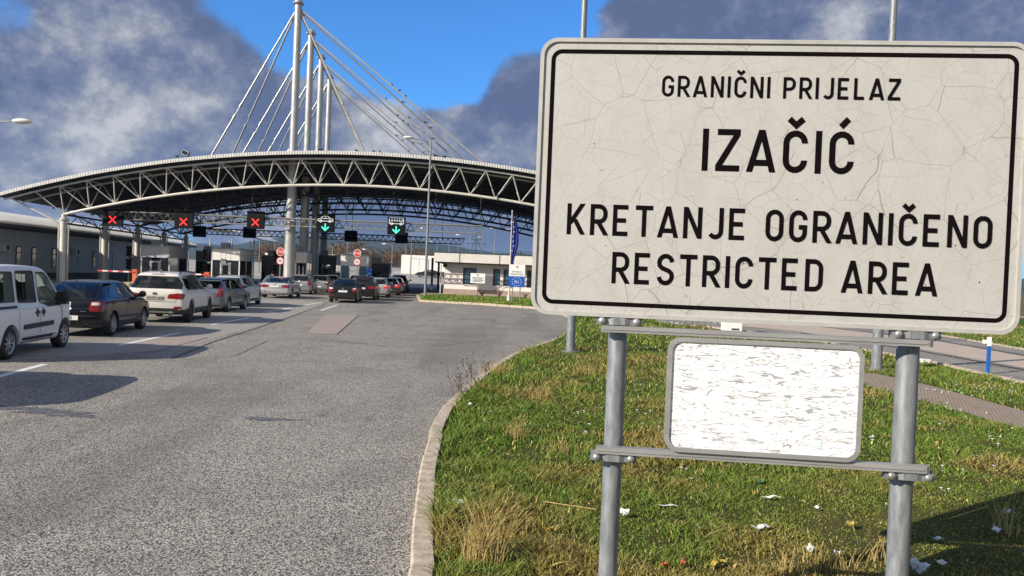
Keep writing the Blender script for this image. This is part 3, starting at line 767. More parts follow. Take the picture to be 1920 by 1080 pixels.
def signal(px, py, wpx, hpx, kind, lab, y=64.7):
    c = D(px, py, y); k = y / FPX; w_, h_ = wpx * k, hpx * k
    t = thing('lane_signal', lab, 'lane signal', (c.x, y, c.z), group='lane signals over the checkpoint lanes')
    b = MB(); b.box((0, .12, 0), (w_, .24, h_)); b.box((0, .0, h_ / 2 + .02), (w_ + .06, .34, .03)); b.build('housing', M['black'], t)
    if kind == 'cross':
        s = .30; zc = -h_ * .12
        b = MB(); stroke(b, [(-s, zc - s), (s, zc + s)], .10, -.012); stroke(b, [(-s, zc + s), (s, zc - s)], .10, -.014); b.build('red_cross', M['red_led'], t)
    elif kind in ('car', 'bus'):
        z0 = -h_ * .42; b = MB()
        stroke(b, [(0, z0 + .72 * .85), (0, z0 + .02)], .09, -.012); stroke(b, [(-.30, z0 + .33), (0, z0 + .03), (.30, z0 + .33)], .10, -.014); b.build('green_arrow', M['green_led'], t)
        zc = h_ * .14; b = MB(); lw = .038
        if kind == 'car':
            stroke(b, [(-.66, zc), (-.66, zc + .15), (-.42, zc + .2), (-.22, zc + .42), (.2, zc + .42), (.42, zc + .22), (.64, zc + .17), (.66, zc)], lw, -.012, True)
            stroke(b, [(-.3, zc + .22), (.36, zc + .22)], lw * .8, -.014); stroke(b, [(0, zc + .22), (0, zc + .42)], lw * .8, -.016)
        else:
            stroke(b, [(-.62, zc + .0), (-.62, zc + .42), (-.56, zc + .5), (.62, zc + .5), (.62, zc + .0)], lw, -.012, True)
            stroke(b, [(-.62, zc + .24), (.62, zc + .24)], lw * .8, -.014)
            for q in range(5): stroke(b, [(-.38 + .22 * q, zc + .24), (-.38 + .22 * q, zc + .5)], lw * .8, -.016)
        for s in (-.40, .40):
            cc = [(s + .1 * math.cos(R(a)), zc + .1 * math.sin(R(a))) for a in range(0, 360, 30)]
            stroke(b, cc, lw, -.018, True)
        b.build('vehicle_pictogram', M['white_led'], t)
signal(211, 408, 36, 32, 'cross', 'leftmost lane signal with a red cross under the canopy')
signal(344, 412, 34, 32, 'cross', 'middle lane signal with a red cross, above the first booths')
signal(479, 413, 32, 32, 'cross', 'red cross lane signal just left of the front pylon')
signal(610, 419, 34, 32, 'car', 'lane signal with a car outline and a green arrow')
signal(743, 424, 33, 32, 'bus', 'lane signal with a bus outline and a green arrow')
for i, (px, py, d) in enumerate(((374, 434, 'first black back of a signal on the rear gantry, above the second booth'), (468, 436, 'black signal box back below the red cross beside the front pylon'), (658, 443, 'black signal box back between the two green arrows'), (753, 446, 'black signal box back just under the bus signal'))):
    c = D(px, py, 85.6); t = thing('signal_box', d, 'signal box', (c.x, 85.6, c.z), group='signal boxes on the rear gantry')
    b = MB(); b.box((0, 0, 0), (1.42, .3, 1.25)); b.build('housing', M['black'], t)
    b = MB(); b.box((0, -.17, .62), (1.0, .05, .05)); b.box((0, -.17, -.4), (1.0, .05, .05)); b.build('bracket', M['steel_dark'], t)

# ------------------------------------------------------------------ islands, booths
ISL = [(-32.4, 'i'), (-26.2, 'i'), (-19.9, 'i'), (-14.5, 'i')]
for x, _ in ISL:
    b = MB(); y0, y1 = 61.5, 98; wd = 1.35
    b.prism([(x + xs(y0) + .17 - .5, y0), (x + xs(y0) + .17 + .5, y0), (x + xs(y0 + 2) + .37 + wd, y0 + 2), (x + xs(y1) + .37 + wd, y1), (x + xs(y1) + .37 - wd, y1), (x + xs(y0 + 2) + .37 - wd, y0 + 2)], -.05, .16)
    tag(b.build('traffic_island', M['kerb']), kind='structure')
def booth(x, y, w_, L, H, lab, body, door=True, glass='glass'):
    t = thing('control_booth', lab, 'booth', (x, y, .16), math.atan(-AX), group='control booths on the lane islands')
    b = MB(); b.box((0, L / 2, .35), (w_, L, .7)); b.box((0, L / 2, H - .5), (w_, L, 1.0))
    for sx in (-1, 1):
        for yy in (.06, L / 2, L - .06): b.box((sx * (w_ / 2 - .05), yy, (H) / 2), (.1, .12, H - .1))
    b.box((w_ * .17, .05, 1.2), (.08, .1, 1.6)); b.box((-w_ * .17, .05, 1.2), (.08, .1, 1.6)); b.build('body', body, t)
    b = MB(); b.box((0, L / 2, H + .06), (w_ + .16, L + .16, .12)); b.build('roof', M['frame_grey'], t)
    g = M[glass]
    for a, c in ((-w_ / 2 + .1, -w_ * .17 - .04), (w_ * .17 + .04, w_ / 2 - .1)):
        bb = MB(); bb.box(((a + c) / 2, .06, (.7 + H - 1) / 2), (c - a, .04, H - 1.7)); bb.build('window', g, t)
    for sx in (-1, 1):
        for k in range(2):
            bb = MB(); bb.box((sx * (w_ / 2 - .04), L * (.26 + .48 * k), (.7 + H - 1) / 2), (.04, L * .42, H - 1.7)); bb.build('window', g, t)
    bb = MB()
    for sx in (-1, 0, 1): bb.box((sx * w_ / 6, -.004, H - .5), (.015, .015, .98))
    bb.box((0, -.004, H - .995), (w_, .015, .015)); bb.build('panel_joint', M['frame_grey'], t)
    if door:
        d = MB(); d.box((0, .0, .98), (w_ * .32, .06, 1.92)); do = d.build('door', body, t)
        d = MB(); d.box((0, -.035, 1.25), (w_ * .2, .02, 1.1)); d.build('pane', g, do)
        d = MB(); d.box((w_ * .13, -.05, .95), (.03, .05, .14)); d.build('handle', M['steel_dark'], do)
    u = MB(); u.box((-.3, 1.0, H + .38), (.75, .5, .5)); u.build('roof_unit', M['frame_grey'], t)
    return t
booth(-32.55, 68, 2.5, 5.2, 3.25, 'first pale control booth from the left, shaded by the canopy', M['wall_grey'])
booth(-26.15, 68, 2.5, 5.2, 3.25, 'white sunlit control booth behind the silver estate car', M['white'])
booth(-20.2, 71.3, 1.1, 3.4, 3.3, 'narrow white control booth just right of the front pylon', M['white'], False)
booth(-14.75, 69.5, 2.55, 4.6, 3.2, 'white control booth with blue poster between the two car queues', M['white'], False, 'glass_blue')
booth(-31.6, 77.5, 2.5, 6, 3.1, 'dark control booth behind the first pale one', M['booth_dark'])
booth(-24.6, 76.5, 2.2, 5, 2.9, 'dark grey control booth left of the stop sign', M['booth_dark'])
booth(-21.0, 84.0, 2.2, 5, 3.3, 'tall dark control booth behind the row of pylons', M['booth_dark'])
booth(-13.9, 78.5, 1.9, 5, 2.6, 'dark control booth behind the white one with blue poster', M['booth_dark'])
c = D(692, 509, 69.4); t = thing('poster', 'small blue poster in the window of the white booth', 'poster', (c.x, 69.36, c.z)); b = MB(); b.box((0, 0, 0), (.5, .012, .55)); b.build('sheet', M['blue_sign'], t)
# stop signs on the island noses
def arc(cx, cy, r, a0, a1, n=12): return [(cx + r * math.cos(R(a0 + (a1 - a0) * k / n)), cy + r * math.sin(R(a0 + (a1 - a0) * k / n))) for k in range(n + 1)]
def stop(px, py, y, lab):
    c = D(px, py, y); t = thing('stop_sign', lab, 'road sign', (c.x, y, .15)); z = c.z - .15; s = y / FPX
    b = MB(); b.tube((0, .06, 0), (0, .06, z + .3), .045, n=10); b.build('post', M['galv'], t)
    f = lambda a, q, d: (a, d, q)
    oc = [(r_ * math.cos(R(22.5 + 45 * k)), r_ * math.sin(R(22.5 + 45 * k))) for r_ in (.36,) for k in range(8)]
    b = MB(); b.prism([(a, q + z) for a, q in oc], 0, .02, f); o = b.build('stop_plate', M['white_sign'], t)
    b = MB(); b.prism([(a * .9, q * .9 + z) for a, q in oc], -.006, -.002, f); b.build('red_field', M['red_sign'], o)
    add_text('STOP', .30, M['white_sign'], o, Matrix.Translation((0, -.010, z - .105)) @ UP, sx=.85)
    z2 = z - .76
    b = MB(); b.prism([(a, q + z2) for a, q in arc(0, 0, .33, 0, 345, 23)], 0, .02, f); o = b.build('round_plate', M['red_sign'], t)
    b = MB(); b.prism([(a, q + z2) for a, q in arc(0, 0, .25, 0, 345, 23)], -.006, -.002, f); b.build('white_field', M['white_sign'], o)
    b = MB(); b.box((0, -.01, z2), (.36, .006, .07)); b.build('black_bar', M['letter'], o)
    b = MB(); b.box((0, -.01, z2 + .11), (.22, .006, .035)); b.box((0, -.01, z2 - .11), (.22, .006, .035)); b.build('lettering_line', M['letter'], o)
stop(526, 472, 62.0, 'red stop sign over a round white sign at the front pylon island')
stop(670, 475, 66.0, 'red stop sign over a round white sign before the white booth')
c = D(526.5, 513, 61.7); t = thing('island_marker', 'red island marker with two white panels under the stop sign', 'marker', (c.x, 61.75, .15))
b = MB(); b.prism([(-.42, 0), (.42, 0), (.42, .55), (.25, .95), (-.25, .95), (-.42, .55)], -.1, .1, lambda a, q, d: (a, d, q)); b.build('body', M['red_sign'], t)
b = MB(); b.box((-.2, -.11, .28), (.3, .01, .3)); b.box((.2, -.11, .28), (.3, .01, .3)); b.build('white_panel', M['white_sign'], t)
# barriers
def barrier(px, d, L, lab, top=1.15, sgn=-1):
    c = G(px, 530, 0); X = (D(px, 520, d)).x
    t = thing('barrier_gate', lab, 'barrier', (X, d, .05))
    b = MB(); b.box((0, 0, .6), (.36, .40, 1.2)); b.box((0, 0, 1.22), (.42, .46, .06)); b.build('housing', M['orange'], t, 0)
    b = MB(); b.box((sgn * L / 2, -.25, top - .12), (L, .06, .12)); b.build('boom', M['boom'], t)
barrier(254, 63.5, 3.1, 'red and white barrier boom with an orange housing left of the first booth')
barrier(389, 64.5, 1.9, 'second barrier with an orange housing before the white booth')
def tlight(px, d, lab):
    X = D(px, 500, d).x; t = thing('traffic_light', lab, 'traffic light', (X, d, .1))
    b = MB(); b.tube((0, .1, 0), (0, .1, 3.2), .06); b.build('post', M['steel_dark'], t)
    b = MB(); b.box((0, 0, 2.75), (.34, .24, .95)); b.box((0, 0, 1.65), (.34, .24, .95)); b.build('housing', M['black'], t)
    b = MB()
    for z in (3.05, 2.75, 2.45, 1.95, 1.65, 1.35): b.tube((0, -.12, z), (0, -.28, z), .12, n=12, caps=False)
    b.build('visor', M['black'], t)
tlight(241, 65, 'black traffic light head behind the barrier, left of the first booth'); tlight(384, 67, 'dark traffic light left of the white booth'); tlight(516, 63.5, 'dark traffic light beside the stop sign')

# ------------------------------------------------------------------ left-hand building
LBX, LBY = -45.0, 63.5
th_l = math.atan(-AX)
t = thing('customs_building', 'long grey customs building with white sheet roof on the left', 'building', (LBX, LBY, 0), th_l)
# local: x to the road side, y along the road
b = MB(); b.box((-6, 12, 2.2), (12, 80, 4.4)); b.build('wall', M['wall_grey'], t)
b = MB(); b.box((-6 + .04, 12, .25), (12.04, 80.04, .5)); b.build('plinth', M['soffit'], t)
b = MB(); b.box((-5, 12, 4.62), (14.6, 82, .30)); b.build('soffit', M['soffit'], t)
b = MB()
ny = 340
for k in range(ny):                          # corrugated roof: trapezoid ribs running up the slope
    y0 = -29 + 82 * k / ny; y1 = -29 + 82 * (k + 1) / ny; h = .09 if k % 2 else 0
    pr = [(2.35, 4.78), (2.2, 4.95), (.6, 5.45), (-1.5, 5.95), (-4.5, 6.2), (-9, 6.2)]
    for (xa, za), (xb_, zb2) in zip(pr[:-1], pr[1:]): b.poly([(xa, y0, za + h), (xa, y1, za + h), (xb_, y1, zb2 + h), (xb_, y0, zb2 + h)])
    if k:
        for (xa, za), (xb_, zb2) in zip(pr[:-1], pr[1:]): b.poly([(xa, y0, za), (xa, y0, za + .09), (xb_, y0, zb2 + .09), (xb_, y0, zb2)])
b.box((2.2, 12, 4.80), (.3, 82, .14)); b.build('roof', M['roof_white'], t)
wy = [-14, -8, -2.6, -.2, 5.4, 8.2, 12.2, 14.6, 18.2, 21.6, 27.4, 33, 37]
for i, y in enumerate(wy):
    wide = 1.5 if i in (0, 1) else (1.25 if i in (8, 10) else .75)
    fr = MB(); fr.box((.02, y, 2.0), (.10, wide, 1.9)); fo = fr.build('window', M['blind'] if i in (8, 10) else M['soffit'], t)
    p_ = MB()
    p_.box((.045, y, 2.62), (.08, wide - .14, .46)); p_.box((.045, y, 1.72), (.08, wide - .14, 1.2)); p_.build('pane', M['blind'] if i in (8, 10) else M['glass'], fo)
for y in (2.6, 16.4):
    a = MB(); a.box((.3, y, 2.75), (.42, .95, .68)); ao = a.build('air_conditioner', M['white_dirty'], t)
    a = MB(); a.tube((.50, y + .12, 2.75), (.525, y + .12, 2.75), .26, n=16); a.build('fan_grille', M['soffit'], ao)
a = MB(); a.tube((.3, -5, 2.6), (.75, -5, 2.75), .03); a.ball((.75, -5, 2.75), .1); a.build('wall_lamp', M['steel'], t)

# ------------------------------------------------------------------ right-hand building
RBX, RBY = -6.9, 70.2
t = thing('border_police_building', 'low pinkish flat roofed office building behind the flag', 'building', (RBX, RBY, 0))
b = MB(); b.box((16, 6, 1.55), (31.0, 12, 2.9)); b.build('wall', M['pinkish'], t)
b = MB(); b.box((16, 6, .3), (31.12, 12.12, .6)); b.build('plinth', M['plinth'], t)
b = MB(); b.box((15.8, 5.6, 3.52), (32.4, 13.4, .86)); b.build('parapet', M['white_dirty'], t)
b = MB(); b.box((15.8, 5.6, 3.04), (32.2, 13.2, .10)); b.build('soffit', M['soffit'], t)
b = MB(); b.box((15.8, 5.6, 3.97), (32.5, 13.5, .05)); b.build('roof_edge', M['steel_dark'], t)
def px2(px): return D(px, 515, RBY).x - RBX
for a0, a1, z0, z1, kind in ((868, 893, 1.0, 2.62, 'w'), (924.5, 937.5, 1.0, 2.62, 'w'), (944, 958, 1.0, 2.62, 'w'), (988, 998, 1.0, 2.6, 'l'), (1012, 1026, 1.0, 2.6, 'w')):
    x0, x1 = px2(a0), px2(a1)
    f = MB(); f.box(((x0 + x1) / 2, .0, (z0 + z1) / 2), (x1 - x0, .04, z1 - z0)); fo = f.build('window', M['soffit'], t)
    if kind == 'w':
        g = MB(); g.box(((x0 + x1) / 2 + .08, -.03, (z0 + z1) / 2), (x1 - x0 - .3, .03, z1 - z0 - .22)); g.build('pane', M['glass_blue'], fo)
        g = MB(); g.box(((x0 + x1) / 2 + .05, -.05, z0 + .02), (x1 - x0 + .02, .12, .06)); g.build('sill', M['white'], fo)
    else:
        g = MB()
        for k in range(11): g.box(((x0 + x1) / 2, -.04, z0 + .1 + k * .14), (x1 - x0 - .06, .05, .05))
        g.build('louvre', M['steel_dark'], fo)
b = MB(); b.box((-1.0, 3.2, 1.9), (.2, .25, 3.2)); b.box((-.95, 9, 1.9), (.2, .25, 3.2)); b.build('porch_post', M['steel_dark'], t)
b = MB(); b.box((.55, -.25, 2.75), (.35, .3, .3)); b.box((.2, -.25, 2.75), (.06, .1, .12)); b.build('wall_camera', M['steel_dark'], t)
b = MB(); b.tube((.18, -.12, 0), (.18, -.12, 2.7), .05); b.build('downpipe', M['steel'], t)
b = MB()
for x in (7.6, 8.9, 10.2): b.tube((x, 3, 3.9), (x, 3, 4.5), .025)
b.tube((7.2, 3, 4.42), (10.6, 3, 4.42), .02); b.build('roof_railing', M['steel_dark'], t)
# antenna frame on the roof
t = thing('antenna_frame', 'square lattice antenna on legs above the pinkish building roof', 'antenna', (D(893, 460, 73).x, 73, 3.99))
b = MB(); b.tube((-.7, 0, 0), (-.1, 0, 1.4), .025); b.tube((.7, 0, 0), (.1, 0, 1.4), .025); b.tube((0, 0, 0), (0, 0, 2.2), .03); b.tube((-1.0, 0, 1.05), (1.0, 0, 1.05), .02); b.build('legs', M['steel'], t)
b = MB()
for z in (1.45, 1.75, 2.05): b.tube((-.45, 0, z), (.45, 0, z), .018)
for x in (-.45, 0, .45): b.tube((x, 0, 1.4), (x, 0, 2.1), .018)
b.build('grid', M['steel'], t)

# ------------------------------------------------------------------ far hall, lorries, small canopy
x0, x1 = D(752, 500, 150).x, D(838, 500, 150).x; zz = terr(150)
t = thing('white_hall', 'plain white hall with a big double door far behind the bus lane', 'building', (x0, 150, zz))
b = MB(); b.box(((x1 - x0) / 2, 6, 1.85), (x1 - x0, 12, 3.9)); b.build('wall', M['container'], t)
b = MB(); b.box((3.6, -.03, 1.5), (3.7, .06, 3.2)); do = b.build('door', M['container'], t)
b = MB(); b.box((3.6, -.07, 1.5), (.08, .03, 3.2)); b.box((1.75, -.07, 1.5), (.06, .03, 3.2)); b.box((5.45, -.07, 1.5), (.06, .03, 3.2)); b.box((3.6, -.07, 3.1), (3.7, .03, .07)); b.build('door_joint', M['frame_grey'], do)
def lorry(px0, px1, d, lab, h=2.9):
    X0, X1 = D(px0, 490, d).x, D(px1, 490, d).x; w_ = X1 - X0; z = terr(d)
    t = thing('lorry_trailer', lab, 'lorry', ((X0 + X1) / 2, d, z))
    b = MB(); b.box((0, 0, 1.0 + h / 2), (w_, 2.5, h)); b.build('cargo_box', M['container'], t)
    b = MB(); b.box((0, 0, .9), (w_, 2.2, .2)); b.build('chassis', M['steel_dark'], t)
    for s in (-1, 1):
        for x in (-w_ * .3, w_ * .3):
            b = MB(); b.tube((x, s * .9, .5), (x, s * 1.2, .5), .5, n=16); b.build('wheel', M['tyre'], t)
lorry(612, 631, 150, 'white lorry trailer parked far behind the pylons', 2.2)
lorry(500, 520, 160, 'white lorry trailer seen left of the stop sign', 1.9)
t = thing('small_canopy', 'small curved white roof on posts behind the white booth', 'canopy', (D(445, 470, 104).x, 104, 0))
b = MB(); rows = []
for k in range(13):
    x = -4 + 8 * k / 12; z = 5.9 + .9 * math.cos(x / 4 * 1.2) - .6 * (x / 4); rows.append([b.bm.verts.new(p) for p in ((x, -3, z), (x, 6, z), (x, 6, z - .12), (x, -3, z - .12))])
for r0, r1 in zip(rows[:-1], rows[1:]):
    for q in range(4): b.bm.faces.new((r0[q], r0[(q + 1) % 4], r1[(q + 1) % 4], r1[q]))
b.build('roof', M['roof_white'], t, 30)
b = MB()
for x in (-3, 0, 3): b.tube((x, -2, 0), (x, -2, 5.6), .09); b.tube((x, 5, 0), (x, 5, 5.6), .09)
b.build('posts', M['steel'], t)

# ================================================================== POLES AND LAMPS
def pole(px, py, z0, H, r0, r1, name, lab, cat, group=None, m='galv'):
    p = G(px, py, z0); t = thing(name, lab, cat, (p.x, p.y, z0), group=group)
    b = MB(); b.lathe([(r0 * 1.05, -.05), (r0, .3), (r1, H), (0, H + .02)], 18); b.build('shaft', M[m], t, 50); return t
for px, py, r0, lab in ((1069, 660, .115, 'tall tapering galvanised lamp post at the left end of the big sign'), (1643, 693, .125, 'tall tapering galvanised lamp post behind the right half of the big sign')):
    t = pole(px, py, VZ, 11.0, r0, .065, 'lamp_post', lab, 'lamp post', 'tall lamp posts behind the sign')
    b = MB(); b.tube((0, 0, -.02), (0, 0, .04), .24, n=18); b.build('base_plate', M['galv'], t)
    b = MB(); b.tube((0, 0, 10.9), (-1.6, .4, 11.3), .045); b.build('arm', M['galv'], t)
    b = MB(); b.ball((-1.9, .47, 11.34), .4, (1, .45, .3)); b.build('lamp_head', M['white_dirty'], t, 50)
def lamp(X, Y, z0, H, armx, army, lab, r0=.09, head=.55, group=None):
    t = thing('street_lamp', lab, 'street lamp', (X, Y, z0), group=group)
    b = MB(); b.lathe([(r0, -.05), (r0 * .95, .2), (r0 * .55, H), (0, H)], 14); b.build('shaft', M['galv'], t, 50)
    b = MB(); b.path([(0, 0, H - .03), (armx * .35, army * .35, H + .06), (armx, army, H + .22)], .035, 8); b.build('arm', M['galv'], t)
    b = MB(); b.ball((armx * 1.22, army * 1.22, H + .24), head, (1, .5, .28), 16, math.atan2(army, armx)); b.build('lamp_head', M['white_dirty'], t, 60); return t
p = D(797, 553, 60); top = D(803, 265, 60)
lamp(p.x, 60, .11, top.z - .11, -1.5, 0, 'slim street lamp on the lawn corner in front of the canopy', .12, .42)
c = D(41, 229, 38); lamp(c.x - 3.0, 38, 0, c.z - .2, 2.46, 0, 'street lamp reaching into the sky at the left edge', .1, .5)
far = [(735, 605 - 150, 160), (626, 462, 170), (1, 1, 1)]
for px, pyt, d in ((736, 460, 150), (624, 463, 150), (696, 470, 175), (762, 452, 200), (773, 430, 130), (652, 452, 135), (516, 445, 150), (843, 442, 150), (929, 433, 110), (905, 430, 118), (883, 446, 140), (488, 432, 125), (596, 445, 180), (860, 450, 170), (820, 455, 190)):
    P = D(px, pyt, d); z0 = terr(d)
    lamp(P.x, d, z0, P.z - z0, 1.4 if px % 2 else -1.4, .2, 'slim far street lamp standing beyond the canopy', .10, .5, 'street lamps beyond the canopy')

# ================================================================== THE BIG SIGN
A0, A1 = Vector((.1008, 3.9)), Vector((2.4940, 3.6696))
mid = (A0 + A1) / 2; psi = math.atan2(A1.y - A0.y, A1.x - A0.x)
SG = thing('border_sign', 'big aged white border crossing sign on two grey posts with a blank board below', 'sign', (mid.x, mid.y, VZ), psi)
SI = Matrix.Rotation(-psi, 3, 'Z')
def spx(px, py, off=0.0):
    """pixel -> sign-local (u, z), on the plane y = off"""
    o = SI @ (Vector((0, 0, CAMH)) - SG.location); d = SI @ ray(px, py); k = (off - o.y) / d.y; q = o + d * k; return q.x, q.z
WS, HS = (A1 - A0).length, 1.4331; ZC = (3.2427 + 1.8096) / 2 - VZ
sf = lambda a, q, d: (a, d, q)
b = MB(); b.prism(rrect(WS - .03, HS - .03, .075, 8, 0, ZC), -.0, .012, sf); b.build('panel', M['sign_face'], SG)
b = MB(); b.ring(rrect(WS, HS, .09, 8, 0, ZC), rrect(WS - .040, HS - .040, .072, 8, 0, ZC), -.010, .035, sf); b.build('frame', M['sign_edge'], SG)
b = MB()
for q in ribbon2(rrect(WS - .135, HS - .135, .045, 8, 0, ZC), .022, True): b.poly([(v.x, -.0012, v.y) for v in q])
b.build('border_line', M['letter'], SG)
# DIN-like stroke letters
T = .145; h2 = T / 2
def arcp(cx, cy, rx, ry, a0, a1, n=9): return [(cx + rx * math.cos(R(a0 + (a1 - a0) * k / n)), cy + ry * math.sin(R(a0 + (a1 - a0) * k / n))) for k in range(n + 1)]
def glyph(c):
    wd = .44; r = wd / 2; t, bt_ = 1 - h2, h2; acc = None
    if c in 'Č': acc = [[(r - .17, 1.27), (r, 1.12), (r + .17, 1.27)]]; c = 'C'
    if c in 'Ć': acc = [[(r - .04, 1.10), (r + .14, 1.29)]]; c = 'C'
    if c == 'I': s = [[(0, 0), (0, 1)]]; wd = 0
    elif c == 'L': s = [[(0, 0), (0, 1)], [(0, bt_), (wd * .92, bt_)]]; wd *= .92
    elif c == 'E': s = [[(0, 0), (0, 1)], [(0, bt_), (wd, bt_)], [(0, .5), (wd * .86, .5)], [(0, t), (wd, t)]]
    elif c == 'T': s = [[(-h2, t), (wd + h2, t)], [(r, 0), (r, t)]]
    elif c == 'K': s = [[(0, 0), (0, 1)], [(.02, .34), (wd + .02, 1.0)], [(.19, .50), (wd + .04, 0.0)]]; wd += .03
    elif c == 'N': wd = .48; s = [[(0, 0), (0, 1)], [(wd, 0), (wd, 1)], [(.005, .985), (wd - .005, .015)]]
    elif c == 'Z': s = [[(-h2 + .03, t), (wd + h2, t)], [(-h2, bt_), (wd + h2, bt_)], [(wd - .01, .86), (.01, .14)]]
    elif c == 'A': wd = .52; s = [[(-.02, 0), (wd / 2, 1.0)], [(wd + .02, 0), (wd / 2, 1.0)], [(.07, .22), (wd - .07, .22)]]
    elif c in 'RPD':
        lo = bt_ if c == 'D' else .44; rr = min(r, (t - lo) / 2)
        s = [[(0, 0), (0, 1)], [(0, t), (wd - rr, t)] + arcp(wd - rr, t - rr, rr, rr, 90, 0)[1:] + arcp(wd - rr, lo + rr, rr, rr, 0, -90) + [(0, lo)]]
        if c == 'R': s.append([(wd * .42, lo + .02), (wd + .04, 0)])
    elif c == 'O': s = [arcp(r, t - r, r, r, 90, 180) + arcp(r, bt_ + r, r, r, 180, 360) + arcp(r, t - r, r, r, 0, 81)]; s = [s[0] + [s[0][0]]]
    elif c == 'C': s = [[(wd, .70)] + arcp(r, t - r, r, r, 0, 180) + arcp(r, bt_ + r, r, r, 180, 360) + [(wd, .30)]]
    elif c == 'G': s = [[(wd, .70)] + arcp(r, t - r, r, r, 0, 180) + arcp(r, bt_ + r, r, r, 180, 360) + [(wd, .47), (wd * .55, .47)]]
    elif c == 'J': wd = .38; r = wd / 2; s = [[(wd, 1)] + arcp(r, bt_ + r, r, r, 0, -150)]
    elif c == 'S':
        ry = (t - bt_) / 4 * 1.0
        s = [arcp(r, t - r, r, r * 1.0, 8, 180) + [(.02, .62), (.10, .545), (wd - .10, .455), (wd - .02, .38)] + arcp(r, bt_ + r, r, r, 0, -172)]
    else: s = []; wd = .12
    if acc: s = s + acc
    return s, wd
def sign_line(txt, x0, x1, yb0, yt0, yb1, label=None):
    """cap-height line of stroke letters between two pixels of the photograph's baseline"""
    ua, za = spx(x0, yb0); ub, zb3 = spx(x1, yb1); _, zt_ = spx(x0, yt0); H = zt_ - za
    adv = 0; items = []
    for c in txt:
        if c == ' ': adv += .44; continue
        s, wd = glyph(c)
        sp = .0 if c in 'AT' else .0
        items.append((s, adv + h2)); adv += wd + T + .185
    total = adv - .185; k = (ub - ua) / (total * H)
    b = MB(); y = -.0015
    for s, x in items:
        for st in s:
            # miter corners of the big strokes in units of cap height, then squeezed to the line's width
            if len(st) == 2 and abs(st[0][0] - st[1][0]) > .05 and abs(st[0][1] - st[1][1]) > .3:
                (xa, ya), (xb, yb) = st; hw = T / 2 * math.hypot(xb - xa, yb - ya) / abs(yb - ya)
                qs = [(Vector((xa - hw, ya)), Vector((xa + hw, ya)), Vector((xb + hw, yb)), Vector((xb - hw, yb)))]
            else: qs = ribbon2(st, T)
            for q in qs: b.poly([(ua + (v.x + x) * H * k, y, za + v.y * H) for v in q])
            y -= .00006
    return b.build('lettering', M['letter'], SG)
sign_line('GRANIČNI PRIJELAZ', 1240.5, 1687, 181, 141.5, 187.5)
sign_line('IZAČIĆ', 1315, 1599, 320, 241, 328)
sign_line('KRETANJE OGRANIČENO', 1062, 1858, 439, 381, 465)
sign_line('RESTRICTED AREA', 1146, 1755, 531, 472, 556)
# small spots of dirt on the face
b = MB()
for k in range(26):
    u, z = random.uniform(-WS / 2 + .08, WS / 2 - .08), ZC + random.uniform(-HS / 2 + .08, HS / 2 - .08); r = random.uniform(.0015, .004)
    b.poly([(u + r * math.cos(a), -.0009, z + r * random.uniform(.6, 1.8) * math.sin(a)) for a in [k2 * 1.047 for k2 in range(6)]])
b.build('specks', M['seam'], SG)
# posts, cross bars and clamps
def postx(px, py): return spx(px, py, .075)
ua, za = postx(1157.5, 640); uc, zc_ = postx(1140.5, 1075); ub, _ = postx(1703, 655)
PU = ((ua + uc) / 2, (ub + postx(1687, 1075)[0]) / 2); PR_ = (.0495, .054)
for u, r in zip(PU, PR_):
    b = MB(); b.lathe([(r, -.3), (r, 3.05), (r * .9, 3.07), (0, 3.07)], 28, Matrix.Translation((u, .035 + r + .004, 0))); b.build('post', M['galv'], SG, 40)
def bar(pa, pb, hgt, dep, y0):
    (u0, z0), (u1, z1) = spx(*pa, y0), spx(*pb, y0); b = MB(); zm = (z0 + z1) / 2
    for dz, dd, off in ((0, dep, 0), ):
        b.prism([(u0, y0), (u1 - .02, y0), (u1, y0 + .012), (u1, y0 + dep), (u0, y0 + dep)], zm - hgt / 2, zm + hgt / 2)
    b.prism([(u0 + .004, y0 - .004), (u1 - .03, y0 - .004), (u1 - .03, y0), (u0 + .004, y0)], zm - hgt * .12, zm + hgt * .12)
    b.build('cross_bar', M['galv_bar'], SG); return zm
zu = bar((1127, 617), (1752, 644), .034, .045, -.016)
zl = bar((1117, 846), (1746, 880), .036, .045, -.016)
for u, r in zip(PU, PR_):
    for zm, s in ((zu, 1), (zl, -1)):
        zz = zm + s * .040
        b = MB(); hw = .118
        b.prism([(u - hw, .004), (u - r - .006, .004), (u - r * .6, -.008), (u + r * .6, -.008), (u + r + .006, .004), (u + hw, .004), (u + hw, .03), (u - hw, .03)], zz - .019, zz + .019)
        b.prism([(u - hw, .030), (u + hw, .030), (u + hw, .045), (u - hw, .045)], zz - .020, zz + .028)
        co = b.build('clamp', M['galv'], SG)
        for q in (-1, 1):
            bb = MB(); bb.ball((u + q * .088, -.004, zz), .021, (1, .75, 1), 14); bb.build('bolt', M['bolt'], co, 60)
